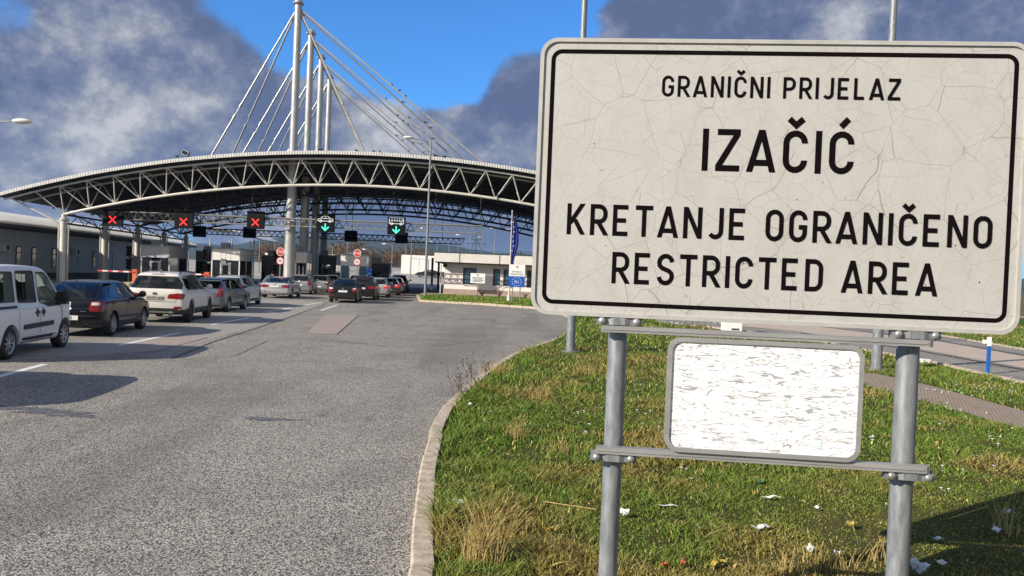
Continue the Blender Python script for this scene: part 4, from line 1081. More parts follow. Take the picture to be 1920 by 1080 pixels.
# blank lower board
c4 = [spx(*q, -.02) for q in ((1253, 629), (1619, 650), (1612, 867), (1245, 845))]
bu0, bu1 = (c4[0][0] + c4[3][0]) / 2, (c4[1][0] + c4[2][0]) / 2; bz1, bz0 = (c4[0][1] + c4[1][1]) / 2, (c4[2][1] + c4[3][1]) / 2
bc, bw, bh = ((bu0 + bu1) / 2, (bz0 + bz1) / 2), bu1 - bu0, bz1 - bz0
ori = Matrix.Translation((bc[0], -.02, bc[1]))
b = MB(); b.prism(rrect(bw - .03, bh - .03, .05, 8), -.004, .004, sf); bd = b.build('blank_board', M['flaky'], SG); bd.matrix_local = ori
b = MB(); b.ring(rrect(bw, bh, .07, 8), rrect(bw - .045, bh - .045, .05, 8), -.014, .022, sf); b.build('board_frame', M['galv_bar'], bd)
su, sz = spx(1530, 834, -.02); b = MB(); b.box((su - bc[0], -.0052, sz - bc[1]), (.05, .0012, .034)); so = b.build('sticker', M['sticker'], bd)
b = MB()
for q in (-.019, -.006, .006, .019): b.box((su - bc[0] + q, -.0062, sz - bc[1]), (.003, .0006, .028))
for i_ in range(1): pass
b.build('sticker_mark', M['white_sign'], bd)

# ================================================================== SMALL SIGNS, FLAG, MARKER
def shield(b, s, cx, cz, y):
    n = 5
    for i in range(n):
        for j in range(n):
            if (i + j) % 2 == 0 and not (j == 0 and i in (0, n - 1)): b.box((cx + (i - 2) * s / n, y, cz + (j - 2) * s * 1.1 / n), (s / n, .004, s * 1.1 / n))
p = G(969, 570, .11); Y = 54.0; X0, X1 = D(954, 520, Y).x, D(984, 520, Y).x; z1, zm, z0 = D(969, 496, Y).z, D(969, 518, Y).z, D(969, 538.5, Y).z
t = thing('country_sign', 'two part sign, white country board over a blue board with a star ring', 'sign', ((X0 + X1) / 2, Y, .11)); o = Vector((0, 0, -.11)); w_ = X1 - X0
b = MB(); b.prism(rrect(w_, z1 - zm, .05, 3, 0, (z1 + zm) / 2 - .11), 0, .03, sf); o1 = b.build('white_board', M['white_sign'], t)
b = MB(); b.prism(rrect(w_, zm - z0 - .02, .05, 3, 0, (zm + z0) / 2 - .11), 0, .03, sf); o2 = b.build('blue_board', M['blue_sign'], t)
add_text('REPUBLIKA', .165, M['letter'], o1, Matrix.Translation((0, -.004, zm - .11 + .27)) @ UP, sx=.95)
add_text('HRVATSKA', .195, M['letter'], o1, Matrix.Translation((0, -.004, zm - .11 + .07)) @ UP, sx=.98)
b = MB(); shield(b, .2, 0, z1 - .11 - .19, -.004); b.build('coat_of_arms', M['red_sign'], o1)
add_text('EU', .26, M['white_sign'], o2, Matrix.Translation((0, -.004, (zm + z0) / 2 - .11 - .09)) @ UP)
b = MB()
for k in range(12):
    a = R(30 * k); cx, cz = .32 * math.cos(a), (zm + z0) / 2 - .11 + .30 * math.sin(a)
    st = [((.045 if q % 2 == 0 else .018) * math.sin(R(36 * q)) + cx, -.004, (.045 if q % 2 == 0 else .018) * math.cos(R(36 * q)) + cz) for q in range(10)]
    b.poly(st)
b.build('star_ring', M['white_sign'], o2)
b = MB()
for x in (-.28, .27): b.tube((x, .06, -.05), (x, .06, z1 - .25), .04, n=8)
b.build('posts', M['galv'], t)
Y = 60.0; X0, X1 = D(882, 522, Y).x, D(909.5, 522, Y).x; z1, z0 = D(895, 512.5, Y).z - .11, D(895, 531, Y).z - .11
t = thing('notice_sign', 'small white notice board on one post in front of the office window', 'sign', ((X0 + X1) / 2, Y, .11)); w_ = X1 - X0
b = MB(); b.box((0, .015, (z0 + z1) / 2), (w_, .03, z1 - z0)); o1 = b.build('board', M['white_sign'], t)
b = MB(); shield(b, .17, 0, z1 - .16, -.004); b.build('coat_of_arms', M['red_sign'], o1)
b = MB()
for q, l in ((.36, .95), (.46, .75), (.56, 1.0), (.66, .7)): b.box((0, -.003, z1 - q), (w_ * .85 * l, .004, .04))
b.build('lettering', M['letter'], o1)
b = MB(); b.tube((0, .07, -.05), (0, .07, z1 - .1), .04, n=8); b.build('post', M['galv'], t)
Y = 56.5; p = D(954, 560, Y); zt_ = D(961, 396, Y).z
t = thing('flagpole', 'white flagpole in front of the pinkish office building', 'flagpole', (p.x, Y, .11))
b = MB(); b.lathe([(.16, -.05), (.14, .45), (.06, .5), (.035, zt_ - .2), (.06, zt_ - .12), (0, zt_)], 12); b.build('shaft', M['steel'], t, 40)
b = MB(); n1_, n2_ = 14, 26; H0, H1 = zt_ - .45, D(955, 497, Y).z - .1; rows = []
for j in range(n2_ + 1):
    v = j / n2_; row = []
    for i in range(n1_ + 1):
        u = i / n1_; wdt = (.22 + .30 * math.sin(math.pi * min(v * 1.1, 1)) ** 1.2) * u
        row.append(b.bm.verts.new((.05 + wdt, .10 * math.sin(u * 13 + v * 2) * (u ** .6), H0 + (H1 - H0) * v - .25 * u * (1 - v))))
    rows.append(row)
for r0, r1 in zip(rows[:-1], rows[1:]):
    for i in range(n1_): b.bm.faces.new((r0[i], r0[i + 1], r1[i + 1], r1[i]))
me = b.mesh('flag', M['flag'], 180); fo = link('flag', me); fo.location = t.location
tag(fo, 'limp blue flag with pale stars hanging down the white flagpole', 'flag')
b = MB()
for k in range(7): b.ball((.1 + .05 * (k % 3), -.10, H0 - .5 - k * .36), .05, (1, .35, 1), 6)
b.build('flag_star', M['star'], fo)
# blue and white marker post by the side road, white box, low fence
p = G(1852, 701, VZ); t = thing('marker_post', 'slim blue road marker post with a white top by the side road', 'marker post', (p.x, p.y, VZ))
zt_ = D(1856, 632, p.y).z - VZ; b = MB(); b.box((0, 0, zt_ * .38), (.075, .05, zt_ * .76)); b.build('shaft', M['bluepost'], t)
b = MB(); b.box((0, 0, zt_ * .88), (.08, .055, zt_ * .24)); b.box((-.09, .0, zt_ * .87), (.12, .04, .09)); b.build('white_top', M['white'], t)
p = G(1371, 622, .1); t = thing('utility_cabinet', 'small white utility cabinet seen just under the big sign', 'cabinet', (p.x, p.y, VZ)); wd = 34 / FPX * p.y
b = MB(); b.box((0, 0, .40), (wd, .4, .8)); b.build('body', M['white'], t); b = MB(); b.box((0, 0, .83), (wd + .06, .46, .05)); b.build('lid', M['white_dirty'], t)
b = MB(); b.box((.1, -.205, .12), (.3, .02, .07)); b.build('vent', M['soffit'], t)
A_, B_ = G(1252, 608, .1), G(1345, 616, .1)
t = thing('low_fence', 'low grey rail fence on the grass beside the white cabinet', 'fence', (A_.x, A_.y, VZ)); dv = B_ - A_
b = MB()
for k in range(9): q = dv * (k / 8); b.box((q.x, q.y, .3), (.10, .10, .7))
b.build('posts', M['galv'], t); b = MB(); b.tube((0, 0, .55), (dv.x, dv.y, .55), .04); b.tube((0, 0, .3), (dv.x, dv.y, .3), .03); b.build('rails', M['galv'], t)
# paper cup-like white stone at the road edge
p = G(1735, 680, .1); t = tag(MB().box((0, 0, .05), (.22, .14, .10)).build('kerb_block', M['white_dirty']), 'small white concrete block at the edge of the side road', 'block'); t.location = (p.x, p.y, VZ)

# ================================================================== WEEDS, TUFTS, LITTER
def tuft(px, py, n, h, spread, lab, m='straw', name='dry_grass_tuft', lean=.45):
    p = G(px, py, VZ); b = MB(); rd = random.Random(px * 7 + py)
    for k in range(n):
        a = rd.uniform(0, 6.28); r = spread * rd.random() ** .7; hh = h * rd.uniform(.45, 1.1); l = lean * hh * rd.uniform(.2, 1.2); a2 = rd.uniform(0, 6.28)
        x, y = r * math.cos(a), r * math.sin(a); w_ = .0032
        pts = [Vector((x + l * q ** 2 * math.cos(a2), y + l * q ** 2 * math.sin(a2), hh * (q - .12 * q * q))) for q in (0, .35, .7, 1)]
        for i in range(3): b.tube(pts[i], pts[i + 1], w_ * (1 - i * .28), w_ * (1 - (i + 1) * .28), 4, False)
        if rd.random() < .4: b.tube(pts[3], pts[3] + (pts[3] - pts[2]).normalized() * .05, .004, .001, 4, False)
    o = b.build(name, M[m]); o.location = (p.x, p.y, VZ - .01); tag(o, lab, 'plant'); return o
tuft(905, 1055, 150, .42, .17, 'tall tuft of straw coloured grass near the kerb in the foreground')
tuft(960, 820, 60, .25, .22, 'flattened dry grass tuft in the verge left of the left sign post')
tuft(1010, 745, 60, .22, .25, 'dead straw clump in the grass below the left end of the sign')
tuft(935, 700, 120, .30, .40, 'golden dry grass growing along the far part of the kerb')
tuft(1055, 850, 40, .2, .3, 'thin patch of dry stalks close to the left sign post')
tuft(1560, 1065, 60, .18, .18, 'dry yellow tuft at the bottom edge between the two sign posts')
tuft(1640, 1050, 50, .2, .14, 'dry yellow tuft just left of the right sign post')
tuft(1490, 1075, 40, .16, .14, 'small dry tuft at the bottom edge below the blank board')
tuft(1885, 1000, 26, .42, .12, 'few long dry stalks at the edge of the sign shadow')
tuft(1100, 700, 50, .25, .30, 'loose yellow grass tuft behind the left sign post')
def weed(px, py, h, lab, seed):
    p = G(px, py, VZ); b = MB(); rd = random.Random(seed)
    for k in range(rd.randint(2, 4)):
        P0 = Vector((rd.uniform(-.06, .06), rd.uniform(-.06, .06), 0)); d = Vector((rd.uniform(-.35, .25), rd.uniform(-.2, .2), 1)).normalized(); L = h * rd.uniform(.6, 1.05); pts = [P0]
        for q in range(7): pts.append(pts[-1] + (d + Vector((rd.uniform(-.12, .12), rd.uniform(-.12, .12), 0))) * L / 7)
        for i in range(7): b.tube(pts[i], pts[i + 1], .0045 * (1 - i * .1), .0045 * (1 - (i + 1) * .1), 5, False)
        for q in range(rd.randint(5, 9)):
            i = rd.randint(2, 7); s = pts[i]; e = s + Vector((rd.uniform(-.09, .09), rd.uniform(-.09, .09), rd.uniform(.0, .10)))
            b.tube(s, e, .0022, .0015, 4, False); b.ball(e, .010, (1, 1, 1.6), 5)
    o = b.build('dry_weed', M['twig']); o.location = (p.x, p.y, VZ - .01); tag(o, lab, 'plant')
weed(852, 748, .62, 'leaning bare brown weed at the kerb, nearest the road', 1); weed(884, 728, .58, 'upright brown weed with seed heads at the kerb bend', 5); weed(868, 745, .45, 'short bare weed between two taller ones at the kerb', 9); weed(912, 708, .3, 'small dry weed at the kerb beside the golden grass', 13)
for i, (px, py, h, lab) in enumerate(((935, 558, .95, 'leafless low shrub in front of the office wall, the wider one'), (903, 556, .55, 'small leafless shrub beside the notice board post'), (985, 560, .5, 'small reddish shrub right of the country sign'))):
    p = G(px, py, .11); rd = random.Random(40 + i); b = MB()
    for k in range(16):
        a = rd.uniform(0, 6.28); d = Vector((math.cos(a) * .7, math.sin(a) * .5, 1.1)).normalized(); P0 = Vector((0, 0, 0)); e = d * h * rd.uniform(.6, 1.1); b.tube(P0, e, .022, .008, 5)
        for q in range(4): s = e * rd.uniform(.4, .95); b.tube(s, s + Vector((rd.uniform(-.25, .25), rd.uniform(-.2, .2), rd.uniform(.05, .3))) * h, .009, .004, 4)
    o = b.build('bare_shrub', M['twig']); o.location = (p.x, 66.0 if i < 3 else p.y, .1); tag(o, lab, 'shrub')
def litter(px, py, L, Wd, lab, rz=0.0, m='paper', h=.02, name='paper_scrap', cat='litter', seed=0):
    L *= .85; Wd *= .8; h *= .7
    p = G(px, py, VZ + .04); rd = random.Random(px + seed); b = MB(); n, k = 9, 5; rows = []
    for i in range(n):
        u = i / (n - 1) - .5; row = []
        wv = (1 - (2 * abs(u)) ** 3) * rd.uniform(.7, 1.1) + .15
        for j in range(k):
            v = j / (k - 1) - .5; row.append(b.bm.verts.new((u * L, v * Wd * wv, .012 + h * (math.sin(u * 9 + seed) * .5 + .5) + rd.uniform(0, h) + abs(v) * h)))
        rows.append(row)
    for r0, r1 in zip(rows[:-1], rows[1:]):
        for j in range(k - 1): b.bm.faces.new((r0[j], r0[j + 1], r1[j + 1], r1[j]))
    me = b.mesh(name, M[m], 0); o = link(name, me); o.location = (p.x, p.y, VZ + .012); o.rotation_euler = (rd.uniform(-.1, .25), rd.uniform(-.1, .1), rz); tag(o, lab, cat)
    return o
litter(858, 944, .13, .085, 'crumpled white tissue scrap left of the tall straw tuft near the kerb', -.5, h=.035)
litter(1252, 946, .20, .03, 'long narrow white strip of paper right of the left sign post', .05, h=.012)
litter(1172, 964, .10, .09, 'white paper scrap partly hidden by the left sign post', .9, h=.04)
litter(1447, 931, .20, .03, 'thin bent white strip in the grass below the blank board', -.1, h=.02)
litter(1427, 990, .18, .095, 'wide crumpled white paper in the grass below the blank board', .1, h=.03)
litter(1518, 1032, .075, .06, 'small white paper ball right of the wide crumpled paper', .3, h=.04)
litter(1531, 951, .07, .04, 'tiny pale paper flake under the right part of the blank board', .2)
litter(1569, 1037, .05, .05, 'small beige chip of paper left of the right sign post', 1.0, h=.025)
litter(1760, 1010, .10, .06, 'flat grey white paper scrap at the left rim of the sign shadow', .0, h=.02)
litter(1866, 995, .13, .07, 'white paper scrap lying inside the sign shadow', .4, h=.03)
litter(1886, 962, .09, .07, 'white paper scrap at the upper rim of the sign shadow', .7, h=.04)
litter(1765, 1054, .10, .06, 'greyish paper scrap in shade right of the right sign post', .2, h=.02)
litter(1720, 1072, .16, .14, 'large white paper lump at the foot of the right sign post', .3, h=.07)
litter(1637, 818, .06, .05, 'white scrap of paper in the grass right of the blank board', .2, h=.02)
litter(882, 760, .10, .05, 'pale blue scrap among the weeds at the kerb', .9, 'sticker', h=.04)
litter(918, 772, .09, .05, 'dull pale scrap right of the kerb weeds', .3, 'sticker', h=.02)
litter(862, 977, .07, .02, 'tiny white strip below the crumpled tissue near the kerb', .2, h=.015)
for i, (px, py, L, Wd, m, lab) in enumerate(((1247, 1061, .09, .06, 'leafdead', 'curled orange dead leaf at the bottom edge near the left sign post'), (1281, 1056, .06, .06, 'leafdead', 'small red dead leaf at the bottom edge, right of the orange one'), (1346, 1057, .17, .07, 'leafyellow', 'broad yellow brown leaf at the bottom edge below the blank board'), (1413, 926, .05, .04, 'leafyellow', 'small yellow leaf beside the thin bent paper strip'), (1595, 985, .10, .07, 'leafyellow', 'pale yellow green leaf left of the right sign post'), (1427, 905, .13, .08, 'leafgreen', 'broad green weed leaf under the blank board'), (1030, 995, .05, .09, 'leafyellow', 'upright withered yellow leaf left of the left sign post'))):
    litter(px, py, L, Wd, lab, .3 * i, m, .03, 'fallen_leaf', 'leaf', i)
def stick(px0, py0, px1, py1, lab, m='straw'):
    a, c = G(px0, py0, VZ + .05), G(px1, py1, VZ + .06); b = MB(); b.tube((0, 0, 0), c - a, .004, .003, 5); o = b.build('dry_stalk', M[m]); o.location = a; tag(o, lab, 'stalk')
stick(1018, 940, 1118, 955, 'long dry stalk lying left of the left sign post'); stick(1780, 972, 1853, 949, 'pale dry stalk lying across the grass above the sign shadow'); stick(862, 835, 905, 828, 'bent dry stalk lying in the grass near the kerb')
def daisies():
    bm2 = MB()
    for k in range(5):
        a = R(72 * k); bm2.ball((.008 * math.cos(a), .008 * math.sin(a), .028), .0075, (1, 1, .4), 5)
    bm2.tube((0, 0, 0), (0, 0, .028), .002, n=4); me = bm2.mesh('daisy', M['white_sign'], 0)
    spots = [(1296, 892), (1278, 872), (1287, 875), (1632, 817), (1636, 822), (1856, 815), (1861, 820), (1095, 768), (1084, 770), (1128, 762), (1765, 910), (1779, 912), (1105, 792), (1098, 806)]
    spots += [(random.gauss(1816, 42), random.gauss(724, 7)) for k in range(40)] + [(random.uniform(1190, 1250), random.uniform(640, 800)) for k in range(10)] + [(random.uniform(1740, 1915), random.uniform(700, 900)) for k in range(22)]
    for px, py in spots:
        p = G(px, py, VZ + .05); sc = 1.0 if p.y < 9 else 1.15
        o = link('daisy', me); o.location = (p.x, p.y, VZ); o.scale = (sc, sc, sc if sc == 1 else 1.2); tag(o, 'tiny white daisy flower in the grass of the verge', 'flower', 'daisies in the verge')
daisies()

# ================================================================== CARS
def pchip(x, y, xq):
    x, y = np.array(x, float), np.array(y, float); h = np.diff(x); d = np.diff(y) / h; m = np.zeros_like(y)
    for i in range(1, len(x) - 1):
        if d[i - 1] * d[i] > 0:
            w1, w2 = 2 * h[i] + h[i - 1], h[i] + 2 * h[i - 1]; m[i] = (w1 + w2) / (w1 / d[i - 1] + w2 / d[i])
    m[0], m[-1] = d[0], d[-1]
    i = np.clip(np.searchsorted(x, xq, side='right') - 1, 0, len(h) - 1); t = (xq - x[i]) / h[i]
    return (1 + 2 * t) * (1 - t) ** 2 * y[i] + t * (1 - t) ** 2 * h[i] * m[i] + t * t * (3 - 2 * t) * y[i + 1] + t * t * (t - 1) * h[i] * m[i + 1]
def crom(P, n):
    P = [np.array(p) for p in P]; P = [2 * P[0] - P[1]] + P + [2 * P[-1] - P[-2]]; out = []
    for i in range(1, len(P) - 2):
        for k in range(n):
            t = k / n; out.append(.5 * (2 * P[i] + (P[i + 1] - P[i - 1]) * t + (2 * P[i - 1] - 5 * P[i] + 4 * P[i + 1] - P[i + 2]) * t * t + (3 * P[i] - P[i - 1] - 3 * P[i + 1] + P[i + 2]) * t ** 3))
    return out + [P[-2]]
# stations: x, underside, half width, belt height, roof height, roof half width   (x = 0 at the rear bumper)
BODY = {
 'van': dict(W=1.72, wheels=(.74, 3.30, .31), st=[(0, .42, .74, 1.02, 1.60, .60), (.03, .32, .82, 1.04, 1.72, .66), (.12, .26, .855, 1.05, 1.79, .69), (.5, .24, .86, 1.05, 1.82, .70), (1.4, .24, .86, 1.05, 1.835, .70), (2.2, .24, .86, 1.05, 1.82, .69), (2.6, .24, .86, 1.05, 1.75, .68), (2.9, .24, .86, 1.04, 1.58, .68), (3.15, .24, .86, 1.03, 1.33, .72), (3.36, .24, .855, 1.0, 1.10, .74), (3.6, .25, .835, .95, 1.01, .70), (3.74, .28, .77, .84, .90, .62), (3.84, .34, .66, .70, .75, .50), (3.89, .44, .52, .58, .63, .40)]),
 'hatch': dict(W=1.74, wheels=(.82, 3.33, .31), st=[(0, .44, .70, .82, .87, .52), (.04, .34, .79, .90, .96, .60), (.14, .26, .845, .94, 1.03, .64), (.34, .22, .87, .95, 1.15, .62), (.62, .20, .87, .96, 1.30, .59), (.95, .2, .87, .96, 1.40, .57), (1.4, .2, .87, .96, 1.44, .56), (2.0, .2, .87, .96, 1.45, .56), (2.45, .2, .87, .955, 1.41, .57), (2.85, .2, .87, .95, 1.25, .60), (3.15, .2, .87, .94, 1.05, .66), (3.4, .21, .865, .91, .965, .68), (3.8, .22, .85, .82, .87, .64), (4.05, .27, .79, .70, .75, .56), (4.18, .36, .64, .58, .62, .46)]),
 'suv': dict(W=1.89, wheels=(.98, 3.76, .37), st=[(0, .50, .80, .96, 1.02, .62), (.04, .38, .89, 1.02, 1.12, .70), (.13, .31, .935, 1.05, 1.24, .72), (.30, .28, .945, 1.06, 1.50, .68), (.42, .27, .945, 1.06, 1.61, .66), (.8, .26, .945, 1.06, 1.67, .64), (1.7, .26, .945, 1.06, 1.69, .64), (2.5, .26, .945, 1.05, 1.67, .64), (2.9, .26, .945, 1.05, 1.57, .65), (3.35, .26, .945, 1.04, 1.28, .72), (3.65, .26, .94, 1.03, 1.10, .76), (4.2, .27, .93, 1.0, 1.06, .74), (4.6, .32, .88, .88, .93, .68), (4.78, .42, .74, .7, .74, .55)]),
 'estate': dict(W=1.78, wheels=(.90, 3.55, .32), st=[(0, .44, .74, .86, .92, .56), (.04, .34, .83, .92, 1.02, .64), (.13, .26, .87, .95, 1.14, .64), (.30, .23, .89, .96, 1.34, .62), (.46, .22, .89, .96, 1.43, .60), (.9, .2, .89, .96, 1.48, .58), (1.8, .2, .89, .96, 1.50, .58), (2.5, .2, .89, .955, 1.46, .58), (2.95, .2, .89, .95, 1.27, .62), (3.3, .2, .885, .94, 1.06, .68), (3.55, .21, .88, .91, .97, .70), (4.0, .22, .86, .82, .87, .64), (4.28, .28, .79, .70, .75, .56), (4.42, .36, .66, .58, .62, .46)]),
 'coupe': dict(W=1.84, wheels=(.98, 3.74, .33), st=[(0, .46, .76, .84, .88, .58), (.04, .34, .85, .90, .95, .66), (.14, .26, .90, .93, .985, .70), (.40, .22, .92, .94, 1.02, .68), (.62, .2, .92, .94, 1.10, .66), (1.05, .2, .92, .94, 1.28, .60), (1.45, .2, .92, .94, 1.37, .57), (2.1, .2, .92, .94, 1.38, .56), (2.6, .2, .92, .935, 1.31, .58), (3.05, .2, .92, .93, 1.10, .66), (3.35, .2, .915, .91, .965, .72), (3.9, .22, .89, .83, .88, .70), (4.4, .27, .82, .70, .75, .60), (4.62, .36, .68, .58, .62, .48)]),
}
WIN = {
 'van': dict(side=[[(.22, 1.12), (.98, 1.12), (.98, 1.68), (.28, 1.68)], [(1.12, 1.10), (1.92, 1.08), (1.92, 1.70), (1.14, 1.70)], [(2.06, 1.08), (2.42, .985), (3.10, .985), (3.04, 1.20), (2.72, 1.52), (2.50, 1.66), (2.07, 1.68)]], rear=[(-.62, 1.06), (.62, 1.06), (.56, 1.64), (-.56, 1.64)], front=[(-.66, 1.08), (.66, 1.08), (.58, 1.66), (-.58, 1.66)]),
 'hatch': dict(side=[[(.72, 1.03), (1.02, 1.0), (1.78, .99), (1.78, 1.355), (1.38, 1.35), (1.05, 1.26)], [(1.86, .99), (2.92, .98), (2.76, 1.10), (2.42, 1.32), (1.86, 1.36)]], rear=[(-.63, 1.00), (.63, 1.00), (.50, 1.37), (-.50, 1.37)], front=[(-.66, 1.03), (.66, 1.03), (.55, 1.36), (-.55, 1.36)]),
 'suv': dict(side=[[(.52, 1.18), (.75, 1.12), (1.22, 1.12), (1.22, 1.55), (.72, 1.53)], [(1.30, 1.11), (2.18, 1.11), (2.18, 1.58), (1.30, 1.56)], [(2.26, 1.11), (3.30, 1.09), (3.05, 1.32), (2.72, 1.52), (2.26, 1.58)]], rear=[(-.82, 1.14), (.82, 1.14), (.76, 1.32), (.64, 1.53), (-.64, 1.53), (-.76, 1.32)], front=[(-.74, 1.14), (.74, 1.14), (.62, 1.56), (-.62, 1.56)]),
 'estate': dict(side=[[(.50, 1.06), (.66, 1.02), (1.08, 1.0), (1.08, 1.37), (.72, 1.36)], [(1.16, 1.0), (1.95, .99), (1.95, 1.39), (1.16, 1.38)], [(2.03, .99), (3.05, .98), (2.84, 1.14), (2.48, 1.36), (2.03, 1.40)]], rear=[(-.66, 1.02), (.66, 1.02), (.56, 1.38), (-.56, 1.38)], front=[(-.68, 1.03), (.68, 1.03), (.56, 1.38), (-.56, 1.38)]),
 'coupe': dict(side=[[(1.05, 1.03), (1.3, .99), (1.72, .98), (1.72, 1.28), (1.45, 1.25)], [(1.80, .98), (3.0, .97), (2.82, 1.08), (2.5, 1.25), (2.1, 1.30), (1.80, 1.29)]], rear=[(-.66, 1.00), (.66, 1.00), (.52, 1.30), (-.52, 1.30)], front=[(-.70, 1.01), (.70, 1.01), (.56, 1.28), (-.56, 1.28)]),
}
_wh = {}
def wheel_meshes(r, style):
    if (r, style) in _wh: return _wh[(r, style)]
    Q = Matrix.Rotation(R(90), 4, 'X')
    b = MB(); b.lathe([(r * .66, -.095), (r * .86, -.105), (r * .97, -.085), (r, -.05), (r, .05), (r * .97, .085), (r * .86, .105), (r * .66, .095)], 32, Q); ty = b.mesh('tyre', M['tyre'], 45)
    b = MB(); b.lathe([(r * .66, -.10), (r * .68, .085), (r * .64, .095), (r * .60, .05), (r * .30, .02), (.001, .02)], 32, Q)
    b2 = MB(); n = {5: 5, 7: 7, 10: 10}.get(style, 8)
    for k in range(n):
        a = 2 * math.pi * k / n; wd = r * (.20 if n == 5 else .13); rot = Matrix.Rotation(a, 4, 'Y')
        for q in ((r * .36, .058),):
            m = rot @ Matrix.Translation((q[0], -.065, 0)) @ Matrix.Diagonal((r * .58, .035, wd, 1)); bmesh.ops.create_cube(b2.bm, size=1, matrix=m)
    b2.lathe([(.001, .088), (r * .12, .086), (r * .17, .06)], 16, Q)
    b2.lathe([(r * .66, .07), (r * .67, .098), (r * .60, .088), (r * .58, .06)], 32, Q)
    md = M['rim_dark'] if style in (10,) else M['rim']
    di = b.mesh('rim_well', M['plastic'], 45); sp = b2.mesh('rim', md, 40)
    _wh[(r, style)] = (ty, di, sp); return _wh[(r, style)]
_shell = {}
def shell(kind, split):
    """body with open wheel arches, its lower cladding, and a BVH to lay panels on; split = cladding height"""
    key = (kind, split)
    if key in _shell: return _shell[key]
    B = BODY[kind]; st = np.array(B['st']); x = st[:, 0]; xq = [x[0]]
    for a, c in zip(x[:-1], x[1:]):
        n = max(2, int(math.ceil((c - a) / .085))); xq += [a + (c - a) * k / n for k in range(1, n + 1)]
    xq = np.array(xq); f = [pchip(x, st[:, k], xq) for k in range(1, 6)]
    rings = []
    for zb, wd, zs, zr, wr in zip(*f):
        e = min(.07, (zr - zs) * .5); sh = wd * .94
        P = [(0, zb), (wd * .80, zb), (wd * .95, zb + .035), (wd * .992, zb + .15), (wd, zb + .5 * (zs - zb)), (wd * .985, zs - .09), (sh, zs), (sh * .48 + wr * .52, zs * .5 + (zr - e) * .5), (wr, zr - e), (wr * .84, zr - e * .22), (wr * .45, zr - e * .03), (0, zr)]
        h = crom(P, 3); rings.append([(p[0], p[1]) for p in h] + [(-p[0], p[1]) for p in h[-2:0:-1]])
    bm = bmesh.new(); rows = [[bm.verts.new((xx, y, z)) for y, z in rg] for xx, rg in zip(xq, rings)]; n = len(rows[0])
    for r0, r1 in zip(rows[:-1], rows[1:]):
        for k in range(n): bm.faces.new((r0[k], r0[(k + 1) % n], r1[(k + 1) % n], r1[k]))
    for rw, s in ((rows[0], 1), (rows[-1], -1)):
        hn = n // 2                                     # bridge the end cap left to right
        for k in range(hn):
            a, c = rw[k], rw[k + 1]; d, e = rw[(n - k - 1) % n], rw[(n - k) % n]
            vs = []
            for v in (a, c, d, e):
                if v not in vs: vs.append(v)
            if len(vs) >= 3:
                try: bm.faces.new(vs)
                except ValueError: pass
    bmesh.ops.recalc_face_normals(bm, faces=bm.faces[:])
    if bm.calc_volume(signed=True) < 0: bmesh.ops.reverse_faces(bm, faces=bm.faces[:])

    me = bpy.data.meshes.new('body'); bm.to_mesh(me); bm.free()
    me.materials.append(M['steel']); me.materials.append(M['plastic'])
    o = link('tmp', me); xr, xf, r = B['wheels']; cut = MB()
    for xa in (xr, xf):
        for s in (-1, 1): cut.tube((xa, s * (B['W'] / 2 - .36), r + .01), (xa, s * (B['W'] / 2 + .2), r + .01), r * 1.16, n=30)
    cm = cut.mesh('cut', M['plastic']); cm.materials.clear(); cm.materials.append(M['steel']); cm.materials.append(M['plastic'])
    cm.polygons.foreach_set('material_index', [1] * len(cm.polygons)); co = link('tmpc', cm)
    bm = bmesh.new(); bm.from_mesh(me); bmesh.ops.triangulate(bm, faces=[f_ for f_ in bm.faces if len(f_.verts) > 4]); bvh = BVHTree.FromBMesh(bm); bm.free()
    Wn = WIN[kind]; cab = MB()                          # hollow the cabin out behind the window openings
    for p in Wn['side']: cab.prism([tuple(q) for q in rnd(p, .06)], -1.3, 1.3, lambda a, c, d: (a, d, c))
    zlo = min(q[1] for q in Wn['rear']); xe = [s_[0] for s_ in B['st'] if s_[0] > 1.5 and s_[4] < zlo + .30][0]
    cab.prism([tuple(q) for q in rnd(Wn['rear'], .09)], -.4, xe, lambda a, c, d: (d, a, c))
    x0_ = min(q[0] for p in Wn['side'] for q in p) + .06; x1_ = max(q[0] for q in Wn['side'][-1]) - .35; y_ = max(q[0] for q in Wn['rear']) - .04
    cab.box(((x0_ + x1_) / 2, 0, (zlo + max(q[1] for q in Wn['rear'])) / 2 - .11), (x1_ - x0_, 2 * y_, max(q[1] for q in Wn['rear']) - zlo + .22))
    km = cab.mesh('cab', M['plastic']); km.materials.clear(); km.materials.append(M['steel']); km.materials.append(M['plastic'])
    km.polygons.foreach_set('material_index', [1] * len(km.polygons)); ko = link('tmpk', km)
    m2 = o.modifiers.new('c', 'BOOLEAN'); m2.operation = 'DIFFERENCE'; m2.object = ko; m2.solver = 'EXACT'; m2.use_self = True
    md = o.modifiers.new('b', 'BOOLEAN'); md.operation = 'DIFFERENCE'; md.object = co; md.solver = 'EXACT'; md.use_self = True
    dg = bpy.context.evaluated_depsgraph_get(); dg.update()
    res = bpy.data.meshes.new_from_object(o.evaluated_get(dg)); bpy.data.objects.remove(o); bpy.data.objects.remove(co); bpy.data.objects.remove(ko)
    bm = bmesh.new(); bm.from_mesh(res)
    clad = None
    if split:
        lo = [f_ for f_ in bm.faces if f_.calc_center_median().z < split and f_.material_index == 0]
        b2 = bm.copy(); b2.faces.ensure_lookup_table(); idx = {f_.index for f_ in lo}
        bmesh.ops.delete(b2, geom=[f_ for f_ in b2.faces if f_.index not in idx], context='FACES'); clad = bpy.data.meshes.new('cladding'); b2.to_mesh(clad); b2.free()
        bmesh.ops.delete(bm, geom=lo, context='FACES'); clad.materials.append(M['plastic']); clad.shade_smooth(); clad.set_sharp_from_angle(angle=R(35))
        clad.polygons.foreach_set('material_index', [0] * len(clad.polygons))
